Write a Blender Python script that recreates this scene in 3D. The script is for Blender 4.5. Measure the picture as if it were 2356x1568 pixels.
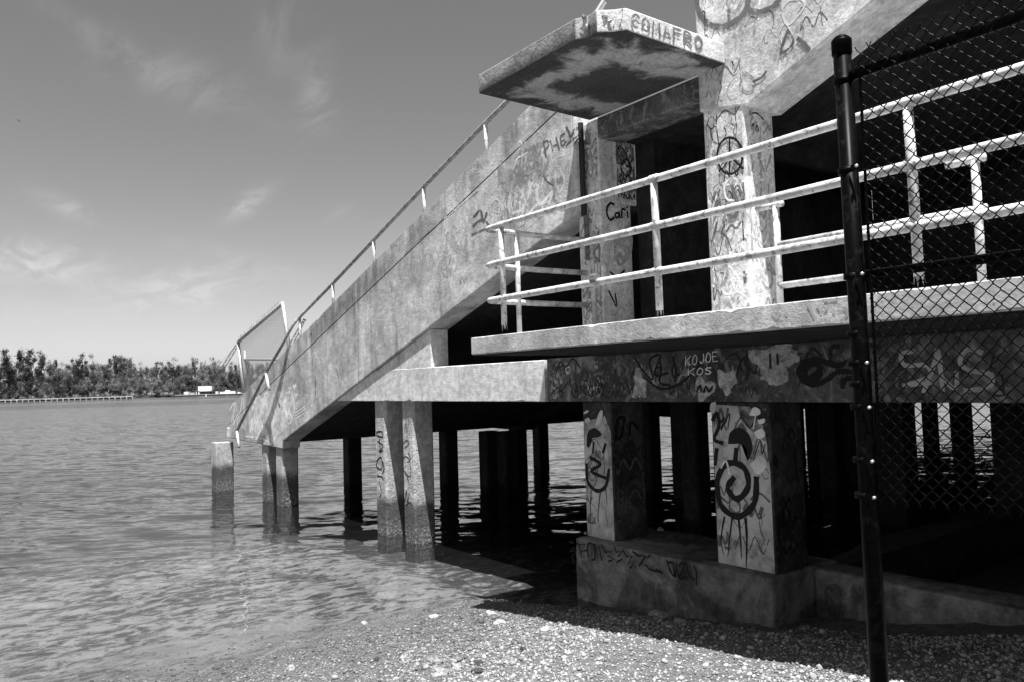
import bpy, bmesh, math, random
import numpy as np
from mathutils import Matrix, Vector

scene = bpy.context.scene
for o in list(bpy.data.objects): bpy.data.objects.remove(o)

# ------------------------------------------------------------------ camera
PW, PH = 2356.0, 1568.0                      # working size of the photograph
FOC, PITCH, ROLL, YAW = 1794.35, .0524462, .0295505, .6471414
_fh = np.array([-math.cos(YAW), math.sin(YAW), 0.]); _rt = np.array([math.sin(YAW), math.cos(YAW), 0.])
_up = np.array([0, 0, 1.])
CF = _fh*math.cos(PITCH)+_up*math.sin(PITCH); _U = -_fh*math.sin(PITCH)+_up*math.cos(PITCH)
CR = math.cos(ROLL)*_rt-math.sin(ROLL)*_U; CU = math.sin(ROLL)*_rt+math.cos(ROLL)*_U
cam = bpy.data.cameras.new('camera'); cam_o = bpy.data.objects.new('camera', cam)
scene.collection.objects.link(cam_o); scene.camera = cam_o
cam.sensor_width = 36.0; cam.lens = 36.0*FOC/PW; cam.clip_start = .05; cam.clip_end = 6000
cam_o.matrix_world = Matrix(((CR[0], CU[0], -CF[0], 0), (CR[1], CU[1], -CF[1], 0), (CR[2], CU[2], -CF[2], 0), (0, 0, 0, 1)))

# ------------------------------------------------------------------ light
SUN_D = Vector((-.28, .15, -1.0)).normalized()      # the way the sunlight travels
EL = math.asin(-SUN_D.z); AZ = math.atan2(-SUN_D.x, -SUN_D.y)
sun = bpy.data.lights.new('sun', 'SUN'); sun.energy = 5.0; sun.angle = math.radians(.5); sun.color = (1, 1, 1)
sun_o = bpy.data.objects.new('sun', sun); scene.collection.objects.link(sun_o)
sun_o.rotation_euler = SUN_D.to_track_quat('-Z', 'Y').to_euler(); sun_o.location = (20, -10, 60)

world = bpy.data.worlds.new('World'); scene.world = world; world.use_nodes = True
wn = world.node_tree.nodes; wl = world.node_tree.links; wn.clear()
def W(t, **k):
    n = wn.new(t)
    for a, b in k.items(): setattr(n, a, b)
    return n
sky = W('ShaderNodeTexSky', sky_type='NISHITA', sun_disc=False, sun_elevation=EL, sun_rotation=AZ, altitude=0, air_density=1.0, dust_density=1.2, ozone_density=1.0)
sep = W('ShaderNodeSeparateColor'); wl.new(sky.outputs[0], sep.inputs[0])
def wmath(op, a, b=None, c=None, clamp=False):
    n = W('ShaderNodeMath', operation=op, use_clamp=clamp)
    for i, v in enumerate((a, b, c)):
        if v is None: continue
        if isinstance(v, (int, float)): n.inputs[i].default_value = v
        else: wl.new(v, n.inputs[i])
    return n.outputs[0]
# black-and-white film behind a red filter: the red channel of the sky
mono = wmath('MULTIPLY_ADD', sep.outputs[0], .85, wmath('MULTIPLY', sep.outputs[1], .15))
# thin cirrus, spread over the whole sky
tc = W('ShaderNodeTexCoord')
sxyz = W('ShaderNodeSeparateXYZ'); wl.new(tc.outputs['Generated'], sxyz.inputs[0])
den = wmath('ADD', wmath('MAXIMUM', sxyz.outputs[2], 0.0), .12)
cx = wmath('DIVIDE', sxyz.outputs[0], den); cy = wmath('DIVIDE', sxyz.outputs[1], den)
comb = W('ShaderNodeCombineXYZ'); wl.new(cx, comb.inputs[0]); wl.new(cy, comb.inputs[1])
def wnoise(scale, detail, rough, dist, rot, stretch, loc):
    m = W('ShaderNodeMapping'); m.inputs['Rotation'].default_value = (0, 0, rot); m.inputs['Scale'].default_value = (stretch[0], stretch[1], 1); m.inputs['Location'].default_value = loc
    wl.new(comb.outputs[0], m.inputs[0])
    n = W('ShaderNodeTexNoise'); n.inputs['Scale'].default_value = scale; n.inputs['Detail'].default_value = detail
    n.inputs['Roughness'].default_value = rough; n.inputs['Distortion'].default_value = dist; wl.new(m.outputs[0], n.inputs['Vector'])
    return n.outputs[0]
def wramp(v, lo, hi):
    n = W('ShaderNodeMapRange', interpolation_type='SMOOTHSTEP'); wl.new(v, n.inputs[0]); n.inputs[1].default_value = lo; n.inputs[2].default_value = hi
    return n.outputs[0]
big = wramp(wnoise(.55, 3, .5, .4, .3, (1, 1), (3.1, 1.7, 0)), .52, .72)
fib = wramp(wnoise(1.6, 6, .62, .9, .75, (.45, 2.2), (1.3, 4.4, 0)), .42, .78)
veil = wmath('MULTIPLY', big, fib)
cloud = wmath('MULTIPLY', veil, .35, clamp=True)
wisp = wramp(wnoise(3.4, 7, .66, .9, .5, (.7, 1.5), (2.2, 5.1, 0)), .34, .70)
spots = 0.0
# a few wisps that hang where the photograph has them
def ray(u, v): return CF+CR*((u-PW/2)/FOC)+CU*((PH/2-v)/FOC)
for (u, v, ru, rv, tilt, amt) in ((430, 190, 150, 50, .25, .2), (728, 225, 36, 90, .1, .24), (640, 60, 45, 80, .1, .16), (415, 672, 130, 40, -.2, .95),
                                  (60, 605, 110, 40, .1, 1.0), (565, 470, 60, 20, -.6, .45), (160, 480, 60, 20, .4, .3), (560, 600, 130, 22, .25, .2), (180, 55, 190, 22, .55, .10)):
    dvec = ray(u, v); dvec = dvec/np.linalg.norm(dvec)
    ex = CR*math.cos(tilt)-CU*math.sin(tilt); ey = CR*math.sin(tilt)+CU*math.cos(tilt)
    def dotn(vec):
        n = W('ShaderNodeVectorMath', operation='DOT_PRODUCT'); wl.new(tc.outputs['Generated'], n.inputs[0]); n.inputs[1].default_value = tuple(vec); return n.outputs['Value']
    a = wmath('MULTIPLY', wmath('SUBTRACT', dotn(ex), float(dvec@ex)), FOC/ru); b = wmath('MULTIPLY', wmath('SUBTRACT', dotn(ey), float(dvec@ey)), FOC/rv)
    r2 = wmath('ADD', wmath('MULTIPLY', a, a), wmath('MULTIPLY', b, b))
    mask = wmath('MULTIPLY', wmath('POWER', 2.718, wmath('MULTIPLY', r2, -1.1)), wmath('GREATER_THAN', dotn(dvec), 0.))
    spots = wmath('ADD', spots, wmath('MULTIPLY', mask, amt))
cl = wmath('MINIMUM', wmath('ADD', cloud, wmath('MULTIPLY', spots, wisp)), .9)
low = wramp(sxyz.outputs[2], .02, .25)
clf = wmath('MULTIPLY', cl, wmath('MULTIPLY_ADD', low, .4, .6))
SKY_STRENGTH, CLOUD_LUM = .11, 3.0
mono_s = wmath('MULTIPLY', wmath('POWER', mono, 1.12), .54)   # the film's contrast
mixv = wmath('ADD', wmath('MULTIPLY', mono_s, wmath('SUBTRACT', 1.0, clf)), wmath('MULTIPLY', clf, CLOUD_LUM))
bgcol = W('ShaderNodeCombineColor')
for i in range(3): wl.new(mixv, bgcol.inputs[i])
bg = W('ShaderNodeBackground'); bg.inputs[1].default_value = SKY_STRENGTH; wl.new(bgcol.outputs[0], bg.inputs[0])
wo = W('ShaderNodeOutputWorld'); wl.new(bg.outputs[0], wo.inputs[0])

scene.render.engine = 'CYCLES'
scene.view_settings.view_transform = 'Standard'; scene.view_settings.look = 'None'
scene.view_settings.exposure = 1.25; scene.view_settings.gamma = 1.0; scene.view_settings.use_curve_mapping = False
world.cycles.sampling_method = 'MANUAL'; world.cycles.sample_map_resolution = 256
cy_ = scene.cycles; cy_.use_denoising = True; cy_.max_bounces = 8; cy_.transparent_max_bounces = 12; cy_.sample_clamp_indirect = 6.0
cy_.caustics_reflective = False; cy_.caustics_refractive = False

# ------------------------------------------------------------------ helpers
COL = scene.collection
rng = np.random.default_rng(7); RND = random.Random(11)
WATER_Z = -2.55
def at(u, v, axis, val):                       # photograph point -> point on the plane axis = val
    d = ray(u, v); return d*(val/d[axis])
def zoomed(x0, y0, s):                         # enlarged-crop coordinates -> working coordinates
    return lambda p: ((x0+p[0]*s)*.9424, (y0+p[1]*s)*.9424)

class MB:
    def __init__(s): s.v = []; s.f = []
    def add(s, vs, fs):
        n = len(s.v); s.v += [tuple(map(float, a)) for a in vs]; s.f += [tuple(i+n for i in f) for f in fs]; return s
    def box(s, x0, x1, y0, y1, z0, z1):
        return s.add([(x, y, z) for x in (x0, x1) for y in (y0, y1) for z in (z0, z1)],
                     [(0, 1, 3, 2), (4, 6, 7, 5), (0, 4, 5, 1), (2, 3, 7, 6), (0, 2, 6, 4), (1, 5, 7, 3)])
    def prism(s, poly, y0, y1):                # outline in x,z (counter-clockwise), pushed along y
        n = len(poly)
        return s.add([(x, y0, z) for x, z in poly]+[(x, y1, z) for x, z in poly],
                     [tuple(range(n)), tuple(range(2*n-1, n-1, -1))]+[(i, i+n, (i+1) % n+n, (i+1) % n) for i in range(n)])
    def prism_z(s, poly, z0, z1):
        n = len(poly)
        return s.add([(x, y, z0) for x, y in poly]+[(x, y, z1) for x, y in poly],
                     [tuple(range(n-1, -1, -1)), tuple(range(n, 2*n))]+[(i, (i+1) % n, (i+1) % n+n, i+n) for i in range(n)])
    def tube(s, pts, r, k=10, cap=True, r_end=None):
        pts = [Vector(p) for p in pts]; n = len(pts); vs = []; prev = None
        for i, p in enumerate(pts):
            t = (pts[min(i+1, n-1)]-pts[max(i-1, 0)]).normalized()
            if prev is None: a = t.orthogonal().normalized()
            else: a = (prev-t*prev.dot(t)).normalized()
            prev = a; b = t.cross(a); rr = r if r_end is None else r+(r_end-r)*i/(n-1)
            for j in range(k):
                q = 2*math.pi*j/k; vs.append(p+a*math.cos(q)*rr+b*math.sin(q)*rr)
        fs = [(i*k+j, i*k+(j+1) % k, (i+1)*k+(j+1) % k, (i+1)*k+j) for i in range(n-1) for j in range(k)]
        if cap: fs += [tuple(range(k-1, -1, -1)), tuple(range((n-1)*k, n*k))]
        return s.add(vs, fs)
    def mesh(s, name, mat, smooth=False):
        me = bpy.data.meshes.new(name); me.from_pydata(s.v, [], s.f); me.update()
        if mat: me.materials.append(mat)
        if smooth: me.polygons.foreach_set('use_smooth', [True]*len(me.polygons))
        return me
    def build(s, name, mat, parent=None, smooth=False, bevel=0, rough=0):
        o = bpy.data.objects.new(name, s.mesh(name, mat, smooth)); COL.objects.link(o)
        if parent: o.parent = parent
        if bevel:
            m = o.modifiers.new('bevel', 'BEVEL'); m.width = bevel; m.segments = 2; m.limit_method = 'ANGLE'; m.angle_limit = .6
        return o
def tag(o, label=None, cat=None, group=None, kind=None):
    for k, v in (('label', label), ('category', cat), ('group', group), ('kind', kind)):
        if v: o[k] = v
    return o
def empty(name, label, cat, loc=(0, 0, 0), group=None):
    o = bpy.data.objects.new(name, None); COL.objects.link(o); o.location = loc; o.empty_display_size = .2
    return tag(o, label, cat, group)
def keep(o, parent):                            # parent an object built in world coordinates
    o.parent = parent; o.matrix_parent_inverse = Matrix.Translation(-Vector(parent.location)); return o
def rough_mesh(o, cuts, amp, scale, seed=0):    # chip and roughen a concrete piece: subdivide, then push by noise
    me = o.data; bm = bmesh.new(); bm.from_mesh(me)
    bmesh.ops.triangulate(bm, faces=[f for f in bm.faces if len(f.verts) > 4])
    bmesh.ops.subdivide_edges(bm, edges=bm.edges[:], cuts=cuts, use_grid_fill=True)
    from mathutils import noise
    for v in bm.verts:
        p = v.co*scale+Vector((seed, seed*.7, -seed))
        v.co += v.normal*(noise.noise(p)*.6+noise.noise(p*2.7)*.4)*amp
    bm.to_mesh(me); bm.free(); me.update()

# ------------------------------------------------------------------ materials
class NT:
    def __init__(s, name):
        s.m = bpy.data.materials.new(name); s.m.use_nodes = True; s.t = s.m.node_tree; s.t.nodes.clear()
        s.out = s.t.nodes.new('ShaderNodeOutputMaterial'); s.tc = s.t.nodes.new('ShaderNodeTexCoord').outputs['Object']
    def n(s, t, **k):
        o = s.t.nodes.new(t)
        for a, b in k.items(): setattr(o, a, b)
        return o
    def link(s, a, b):
        if isinstance(a, (int, float)): b.default_value = a
        else: s.t.links.new(a, b)
    def math(s, op, a, b=0., c=None, clamp=False):
        o = s.n('ShaderNodeMath', operation=op, use_clamp=clamp); s.link(a, o.inputs[0]); s.link(b, o.inputs[1])
        if c is not None: s.link(c, o.inputs[2])
        return o.outputs[0]
    def map(s, scale=(1, 1, 1), loc=(0, 0, 0), rot=(0, 0, 0), vec=None):
        o = s.n('ShaderNodeMapping'); o.inputs['Scale'].default_value = scale; o.inputs['Location'].default_value = loc; o.inputs['Rotation'].default_value = rot
        s.link(vec if vec is not None else s.tc, o.inputs[0]); return o.outputs[0]
    def noise(s, scale, detail=6, rough=.6, dist=0, vec=None):
        o = s.n('ShaderNodeTexNoise'); o.inputs['Scale'].default_value = scale; o.inputs['Detail'].default_value = detail
        o.inputs['Roughness'].default_value = rough; o.inputs['Distortion'].default_value = dist; s.link(vec if vec is not None else s.tc, o.inputs['Vector']); return o.outputs[0]
    def voro(s, scale, vec=None, feature='F1'):
        o = s.n('ShaderNodeTexVoronoi', feature=feature); o.inputs['Scale'].default_value = scale; s.link(vec if vec is not None else s.tc, o.inputs['Vector']); return o.outputs['Distance']
    def step(s, v, lo, hi, a=0., b=1.):
        o = s.n('ShaderNodeMapRange', interpolation_type='SMOOTHSTEP'); s.link(v, o.inputs[0])
        for i, q in enumerate((lo, hi, a, b)): s.link(q, o.inputs[i+1])
        return o.outputs[0]
    def mix(s, f, a, b):
        o = s.n('ShaderNodeMix', data_type='FLOAT'); s.link(f, o.inputs[0]); s.link(a, o.inputs[2]); s.link(b, o.inputs[3]); return o.outputs[0]
    def grey(s, v):
        o = s.n('ShaderNodeCombineColor')
        for i in range(3): s.link(v, o.inputs[i])
        return o.outputs[0]
    def pos(s):
        o = s.n('ShaderNodeSeparateXYZ'); s.link(s.n('ShaderNodeNewGeometry').outputs['Position'], o.inputs[0]); return o.outputs
    def bump(s, h, strength=.5, dist=.01, prev=None):
        o = s.n('ShaderNodeBump'); o.inputs['Strength'].default_value = strength; o.inputs['Distance'].default_value = dist; s.link(h, o.inputs['Height'])
        if prev is not None: s.link(prev, o.inputs['Normal'])
        return o.outputs[0]
    def pbr(s, v, rough=.85, spec=.3, normal=None, metal=0.):
        p = s.n('ShaderNodeBsdfPrincipled'); s.link(s.grey(v), p.inputs['Base Color']); s.link(rough, p.inputs['Roughness'])
        p.inputs['Specular IOR Level'].default_value = spec; p.inputs['Metallic'].default_value = metal
        if normal is not None: s.link(normal, p.inputs['Normal'])
        s.link(p.outputs[0], s.out.inputs[0]); return s.m

def concrete(name, base=.38, var=.4, streak=.5, pits=.5, paint=0., tag_scale=1., seed=0., wet=None, grime=0., fine=.35, bump=.6, runoff=0.):
    t = NT(name); off = t.map(loc=(seed*3.1, seed*1.7, seed*2.3))
    n1 = t.noise(.9, 8, .62, .3, off); n2 = t.noise(11, 8, .68, .2, off); n3 = t.noise(45, 6, .7, 0, off)
    v = t.math('MULTIPLY', t.mix(t.step(n1, .3, .72), base*(1-var), base*(1+var*.55)), t.mix(t.step(n2, .25, .75), 1-fine, 1+fine*.6))
    v = t.math('MULTIPLY', v, t.mix(t.step(n3, .3, .7), .90, 1.08))
    nM = t.noise(2.4, 7, .7, .8, off); v = t.math('MULTIPLY', v, t.mix(t.step(nM, .36, .66), 1-var*.7, 1+var*.25))
    if streak:
        sv = t.map(scale=(5.5, 5.5, .32), loc=(seed, 0, seed)); s1 = t.noise(1., 7, .62, .25, sv); s2 = t.noise(1.3, 4, .5, 0, off)
        v = t.math('MULTIPLY', v, t.mix(t.math('MULTIPLY', t.step(s1, .5, .74), t.step(s2, .35, .65)), 1., 1-streak))
        sv2 = t.map(scale=(9, 9, .5), loc=(seed+4, 2, seed)); s3 = t.noise(1., 5, .6, .2, sv2)
        v = t.math('MULTIPLY', v, t.mix(t.step(s3, .58, .78), 1., 1+streak*.35))
    if runoff:                                       # rain streaks let down from the sloping top edge
        P_ = t.pos(); d = t.math('SUBTRACT', t.math('MULTIPLY_ADD', P_[0], .317, 3.22+.317*8.68), P_[2])
        rn = t.noise(1., 6, .65, .3, t.map(scale=(2.0, 1, .3), loc=(seed, 0, 0))); rl = t.noise(.45, 4, .6, 0, t.map(scale=(1, 1, .1), loc=(3, 0, 0)))
        reach = t.mix(rl, .1, 1.5)
        st = t.math('MULTIPLY', t.step(t.math('ADD', rn, t.math('MULTIPLY', rl, .35)), .56, .86), t.step(d, reach, t.math('MULTIPLY', reach, .2)))
        v = t.math('MULTIPLY', v, t.mix(st, 1., 1-runoff))
        fl = t.math('ABSOLUTE', t.math('SUBTRACT', t.math('FRACT', t.math('MULTIPLY', t.math('ADD', d, t.math('MULTIPLY', n1, .02)), 1/.62)), .5))
        v = t.math('MULTIPLY', v, t.mix(t.math('MULTIPLY', t.step(fl, .012, .004), t.step(n2, .35, .6)), 1., .6))
    if grime:
        g = t.step(t.noise(1.7, 9, .66, .8, off), .5-.1*grime, .62)
        v = t.math('MULTIPLY', v, t.mix(g, 1., 1-.85*min(1, grime)))
    if paint:
        pv = t.map(scale=(1, 1, .75), loc=(seed*2+1, seed, 3))
        A = t.noise(2.6*tag_scale, 3, .5, 3.2, pv); B = t.noise(5.5*tag_scale, 3, .55, 4.0, t.map(loc=(5+seed, 9, 2))); C = t.noise(11*tag_scale, 2, .5, 3.0, t.map(loc=(1, 6+seed, 7)))
        pale = t.math('MAXIMUM', t.step(A, .53, .66), t.math('MULTIPLY', t.step(B, .55, .66), .8))
        dark = t.math('MAXIMUM', t.math('MULTIPLY', t.step(A, .44, .33), .8), t.step(C, .40, .35))
        v = t.mix(t.math('MULTIPLY', pale, paint*.75), v, t.math('MULTIPLY', t.mix(n3, .5, .9), .8))
        v = t.mix(t.math('MULTIPLY', dark, paint*.8), v, t.math('MULTIPLY', v, .28))
        mid = t.step(t.noise(4*tag_scale, 2, .5, 2.5, t.map(loc=(8, 3, seed))), .55, .66)
        v = t.mix(t.math('MULTIPLY', mid, paint*.5), v, .2)
    nb = t.bump(t.math('ADD', t.math('MULTIPLY', n2, .6), t.math('MULTIPLY', n3, .5)), bump, .02)
    if pits:
        p1 = t.voro(38, t.map(loc=(seed, seed, 1))); holes = t.math('MULTIPLY', t.step(p1, .17, .07), t.step(t.noise(3, 3, .5, 0, off), .42, .6))
        v = t.math('MULTIPLY', v, t.mix(t.math('MULTIPLY', holes, pits), 1., .12))
        nb = t.bump(t.math('SUBTRACT', 1., holes), .6*pits, .01, nb)
    if wet is not None:
        z = t.pos()[2]; wob = t.math('ADD', z, t.math('MULTIPLY', t.math('SUBTRACT', t.noise(3.5, 5, .6), .5), .35))
        band = t.step(wob, wet+.12, wet-.1)
        v = t.math('MULTIPLY', v, t.mix(band, 1., .2))
        low = t.step(wob, WATER_Z+.42, WATER_Z+.1)
        bar = t.step(t.noise(26, 5, .7, .4), .5, .62)
        v = t.mix(t.math('MULTIPLY', t.math('MULTIPLY', low, bar), .75), v, .42)
        v = t.math('MULTIPLY', v, t.mix(t.step(z, WATER_Z+.05, WATER_Z-.03), 1., .38))
        nb = t.bump(t.noise(22, 5, .7, .4), .9, .03, nb)
    return t.pbr(v, .88, .25, nb)

M = {}
M['wall'] = concrete('weathered concrete', .62, .42, .6, .8, 0, seed=1., fine=.2, runoff=.45)
M['coping'] = concrete('streaked coping concrete', .58, .42, .6, .8, 0, seed=1., fine=.2, runoff=.55)
M['slab'] = concrete('pitted slab concrete', .54, .3, .5, 1., 0, seed=2., fine=.25)
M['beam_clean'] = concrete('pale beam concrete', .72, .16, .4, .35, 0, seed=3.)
M['beam_tag_shade'] = concrete('tagged beam concrete darkened for shade', .12, .5, .4, .3, .42, .7, seed=4.)  # tags over a base tone lowered to carry the shade
M['column'] = concrete('painted column concrete', .80, .3, .3, .3, .6, 1.5, seed=5.)
M['upper'] = concrete('painted upper wall concrete', .74, .22, .35, .2, .45, 1.1, seed=8.)
def canopy_mat():
    t = NT('stained canopy concrete'); n1 = t.noise(3.2, 8, .65, .6); n2 = t.noise(30, 6, .7); n0 = t.noise(1.3, 5, .6, .5)
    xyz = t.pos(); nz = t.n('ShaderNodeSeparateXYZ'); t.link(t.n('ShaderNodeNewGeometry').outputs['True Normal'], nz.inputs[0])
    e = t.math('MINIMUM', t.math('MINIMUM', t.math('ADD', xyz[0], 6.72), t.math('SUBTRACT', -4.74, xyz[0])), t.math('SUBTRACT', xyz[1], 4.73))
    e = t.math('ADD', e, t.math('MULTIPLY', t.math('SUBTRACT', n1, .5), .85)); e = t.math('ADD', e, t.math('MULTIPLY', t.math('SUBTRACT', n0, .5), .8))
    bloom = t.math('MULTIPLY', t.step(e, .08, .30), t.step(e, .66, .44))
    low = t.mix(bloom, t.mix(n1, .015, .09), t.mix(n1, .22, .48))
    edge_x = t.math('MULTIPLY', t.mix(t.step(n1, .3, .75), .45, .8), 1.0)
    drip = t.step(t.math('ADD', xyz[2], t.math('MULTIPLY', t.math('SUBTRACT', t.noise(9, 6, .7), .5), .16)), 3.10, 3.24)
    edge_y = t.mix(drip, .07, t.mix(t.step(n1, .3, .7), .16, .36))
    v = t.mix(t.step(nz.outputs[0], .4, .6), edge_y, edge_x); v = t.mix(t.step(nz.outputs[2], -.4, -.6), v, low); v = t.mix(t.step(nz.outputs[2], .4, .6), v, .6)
    v = t.math('MULTIPLY', v, t.mix(t.step(n2, .3, .7), .7, 1.2)); return t.pbr(v, .9, .2, t.bump(t.math('ADD', n2, n1), .6, .02))
M['hood'] = canopy_mat()
M['pier'] = concrete('tagged pier concrete darkened for shade', .06, .45, .35, .4, .12, .9, seed=7., grime=.25)  # under-deck shade is put into this low base tone
M['pile'] = concrete('tidal pile concrete', .5, .25, .35, .5, 0, seed=9., wet=-1.9)
M['dark'] = concrete('shade darkened concrete', .028, .5, .3, .2, .03, .5, seed=10.)  # near-black tone holds the shade inside and beneath the stand
M['footing'] = concrete('grimy footing concrete', .32, .4, .5, .6, 0, seed=11., grime=.75)
M['spall'] = concrete('broken aggregate', .66, .3, 0, 1., 0, seed=12., fine=.7, bump=1.)

def simple(name, v, rough=.6, var=.2, scale=12, metal=0., spec=.4, bump=.2, worn=0.):
    t = NT(name); n = t.noise(scale, 6, .65); col = t.math('MULTIPLY', v, t.mix(t.step(n, .3, .7), 1-var, 1+var))
    if worn: col = t.mix(t.step(t.noise(scale*1.8, 7, .7, .5), .54, .60), col, worn)
    return t.pbr(col, rough, spec, t.bump(n, bump, .004), metal)
M['rail'] = simple('chalky painted pipe', .52, .55, .3, 9, 0, .4, .25, .2)
M['rail_grey'] = simple('bare grey pipe', .26, .6, .3, 9, 0, .3, .25, .12)
M['rail_rust'] = simple('rusted pipe', .12, .8, .5, 14)
M['black_pipe'] = simple('black iron pipe', .012, .6, .3, 8)
M['vinyl'] = simple('black vinyl coating', .003, .28, .2, 20, 0, .05, .05)
M['post'] = simple('black enamel post', .0022, .36, .3, 14, 0, .035, .1, .008)
M['bolt'] = simple('galvanised bolt', .6, .35, .1, 30, .8)
M['galv'] = simple('galvanised steel', .42, .5, .2, 20, .5)
def spray(name, v, cover=.5, scale=14, soft=.08):
    t = NT(name); n = t.noise(scale, 6, .68, .3); col = t.math('MULTIPLY', v, t.math('MULTIPLY', t.mix(t.noise(40, 4, .6), .75, 1.25), t.mix(t.step(t.noise(2.6, 6, .65, .4), .3, .65), .55, 1.1)))
    p = t.n('ShaderNodeBsdfPrincipled'); t.link(t.grey(col), p.inputs['Base Color']); p.inputs['Roughness'].default_value = .75; p.inputs['Specular IOR Level'].default_value = .2
    tr = t.n('ShaderNodeBsdfTransparent'); m = t.n('ShaderNodeMixShader'); t.link(t.step(n, cover-soft, cover+soft), m.inputs[0]); t.link(p.outputs[0], m.inputs[1]); t.link(tr.outputs[0], m.inputs[2]); t.link(m.outputs[0], t.out.inputs[0]); return t.m
M['black'] = spray('black spray paint', .014, .72); M['black2'] = spray('thin black marker paint', .03, .6, 20)
M['greyp'] = spray('grey spray paint', .14, .6); M['greyl'] = spray('light grey spray paint', .40, .52, 9)
M['white'] = spray('white spray paint', .85, .66); M['pale'] = spray('faded pale paint', .66, .56, 8); M['bloom'] = spray('pale mineral bloom', .30, .52, 3, .3); M['soot'] = spray('soot film', .015, .55, 2.5, .3); M['letters'] = spray('faded silver paint', .46, .64, 8, .14); M['whitefill'] = spray('thick white spray fill', .9, .56, 5, .2); M['pierpaint'] = spray('worn cream pier paint', .58, .66, 5, .2); M['stain'] = spray('dark run-off stain', .05, .46, 7, .3)
M['cab_white'] = simple('white enamel', .5, .5, .1, 6)
M['rebar'] = simple('rusted reinforcing bar', .04, .85, .5, 30)

# sand, shell grit and seagrass bottom
t = NT('beach grit'); P = t.pos(); zz = P[2]
g1 = t.noise(55, 7, .75); g2 = t.noise(9, 6, .6); g3 = t.noise(1.3, 5, .6, .4); g4 = t.voro(70)
v = t.math('MULTIPLY', t.mix(t.step(g1, .3, .7), .06, .26), t.mix(t.step(g2, .3, .7), .72, 1.2))
v = t.math('MULTIPLY', v, t.mix(t.step(g4, .05, .4), 1.25, .8))
sub = t.step(t.math('ADD', zz, t.math('MULTIPLY', g3, .12)), WATER_Z+.10, WATER_Z-.02)
weedv = t.map(scale=(1.5, .8, 1), rot=(0, 0, .2)); w1 = t.noise(4.6, 9, .74, .5, weedv); w2 = t.noise(.55, 6, .6, .5, weedv)
depth_shift = t.math('MULTIPLY', t.math('SUBTRACT', WATER_Z, zz), .34, clamp=True)
weed = t.step(t.math('ADD', t.math('ADD', t.math('MULTIPLY', w1, .8), t.math('MULTIPLY', w2, .25)), depth_shift), .50, .63)
bed = t.math('MULTIPLY', t.mix(weed, .25, .05), t.mix(t.step(g1, .3, .7), .75, 1.2))
wetn = t.step(t.math('ADD', zz, t.math('MULTIPLY', t.math('SUBTRACT', g3, .5), .22)), WATER_Z+.02, WATER_Z+.42)
v = t.math('MULTIPLY', v, t.mix(wetn, .75, 1.0))
v = t.mix(sub, v, bed)
M['ground'] = t.pbr(v, .92, .2, t.bump(t.math('ADD', g1, t.math('MULTIPLY', g2, 1.2)), .8, .03))
t = NT('pebble'); oi = t.n('ShaderNodeNewGeometry'); rv = oi.outputs['Random Per Island']
v = t.math('MULTIPLY', t.mix(t.math('POWER', rv, 1.2), .11, .42), t.mix(t.noise(60, 4, .6), .8, 1.2))
wetn = t.step(t.math('ADD', t.pos()[2], t.math('MULTIPLY', t.math('SUBTRACT', t.noise(1.3, 5, .6, .4), .5), .22)), WATER_Z+.02, WATER_Z+.42); v = t.math('MULTIPLY', v, t.mix(wetn, .45, 1.0))
M['pebble'] = t.pbr(v, .9, .2)
M['rock'] = concrete('pale coral rock', .38, .4, 0, .8, 0, seed=14., fine=.5)
M['rock_dark'] = concrete('dark wet rock', .06, .4, 0, .5, 0, seed=15., fine=.5)

# water: clear sheet that mirrors by Fresnel and lets the bottom through
t = NT('bay water')
wmn = t.n('ShaderNodeMapping', vector_type='TEXTURE'); wmn.inputs['Rotation'].default_value = (0, 0, 2.5); wmn.inputs['Scale'].default_value = (1, 2.6, 1); t.link(t.tc, wmn.inputs[0]); wv = wmn.outputs[0]
off = t.step(t.pos()[0], -10., -40.)
def slope(scale, det):
    o = t.n('ShaderNodeTexNoise'); o.inputs['Scale'].default_value = scale; o.inputs['Detail'].default_value = det; o.inputs['Distortion'].default_value = .3; t.link(wv, o.inputs['Vector'])
    q = t.n('ShaderNodeSeparateColor'); t.link(o.outputs['Color'], q.inputs[0]); return t.math('SUBTRACT', q.outputs[0], .5), t.math('SUBTRACT', q.outputs[1], .5)
(a1, b1), (a2, b2) = slope(3.0, 2), slope(9.0, 2)
calm = t.step(t.pos()[0], -9., -17.); k1 = t.mix(off, t.mix(calm, .19, .34), 1.5); k2 = t.mix(off, t.mix(calm, .13, .25), 1.1)
fa = t.math('ADD', t.math('MULTIPLY', a1, k1), t.math('MULTIPLY', a2, k2)); fb = t.math('MULTIPLY', t.math('ADD', t.math('MULTIPLY', b1, k1), t.math('MULTIPLY', b2, k2)), .4)
cv = t.n('ShaderNodeCombineXYZ'); t.link(t.math('ADD', t.math('MULTIPLY', fa, -.8), t.math('MULTIPLY', fb, .6)), cv.inputs[0]); t.link(t.math('ADD', t.math('MULTIPLY', fa, .6), t.math('MULTIPLY', fb, .8)), cv.inputs[1])
ga = t.n('ShaderNodeVectorMath', operation='ADD'); t.link(t.n('ShaderNodeNewGeometry').outputs['Normal'], ga.inputs[0]); t.link(cv.outputs[0], ga.inputs[1])
gn = t.n('ShaderNodeVectorMath', operation='NORMALIZE'); t.link(ga.outputs[0], gn.inputs[0]); nrm = gn.outputs[0]
fr = t.n('ShaderNodeFresnel'); fr.inputs['IOR'].default_value = 1.33; t.link(nrm, fr.inputs['Normal'])
gl = t.n('ShaderNodeBsdfGlossy'); t.link(t.mix(off, .01, .22), gl.inputs['Roughness']); gl.inputs['Color'].default_value = (.95, .95, .95, 1); t.link(nrm, gl.inputs['Normal'])
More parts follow.
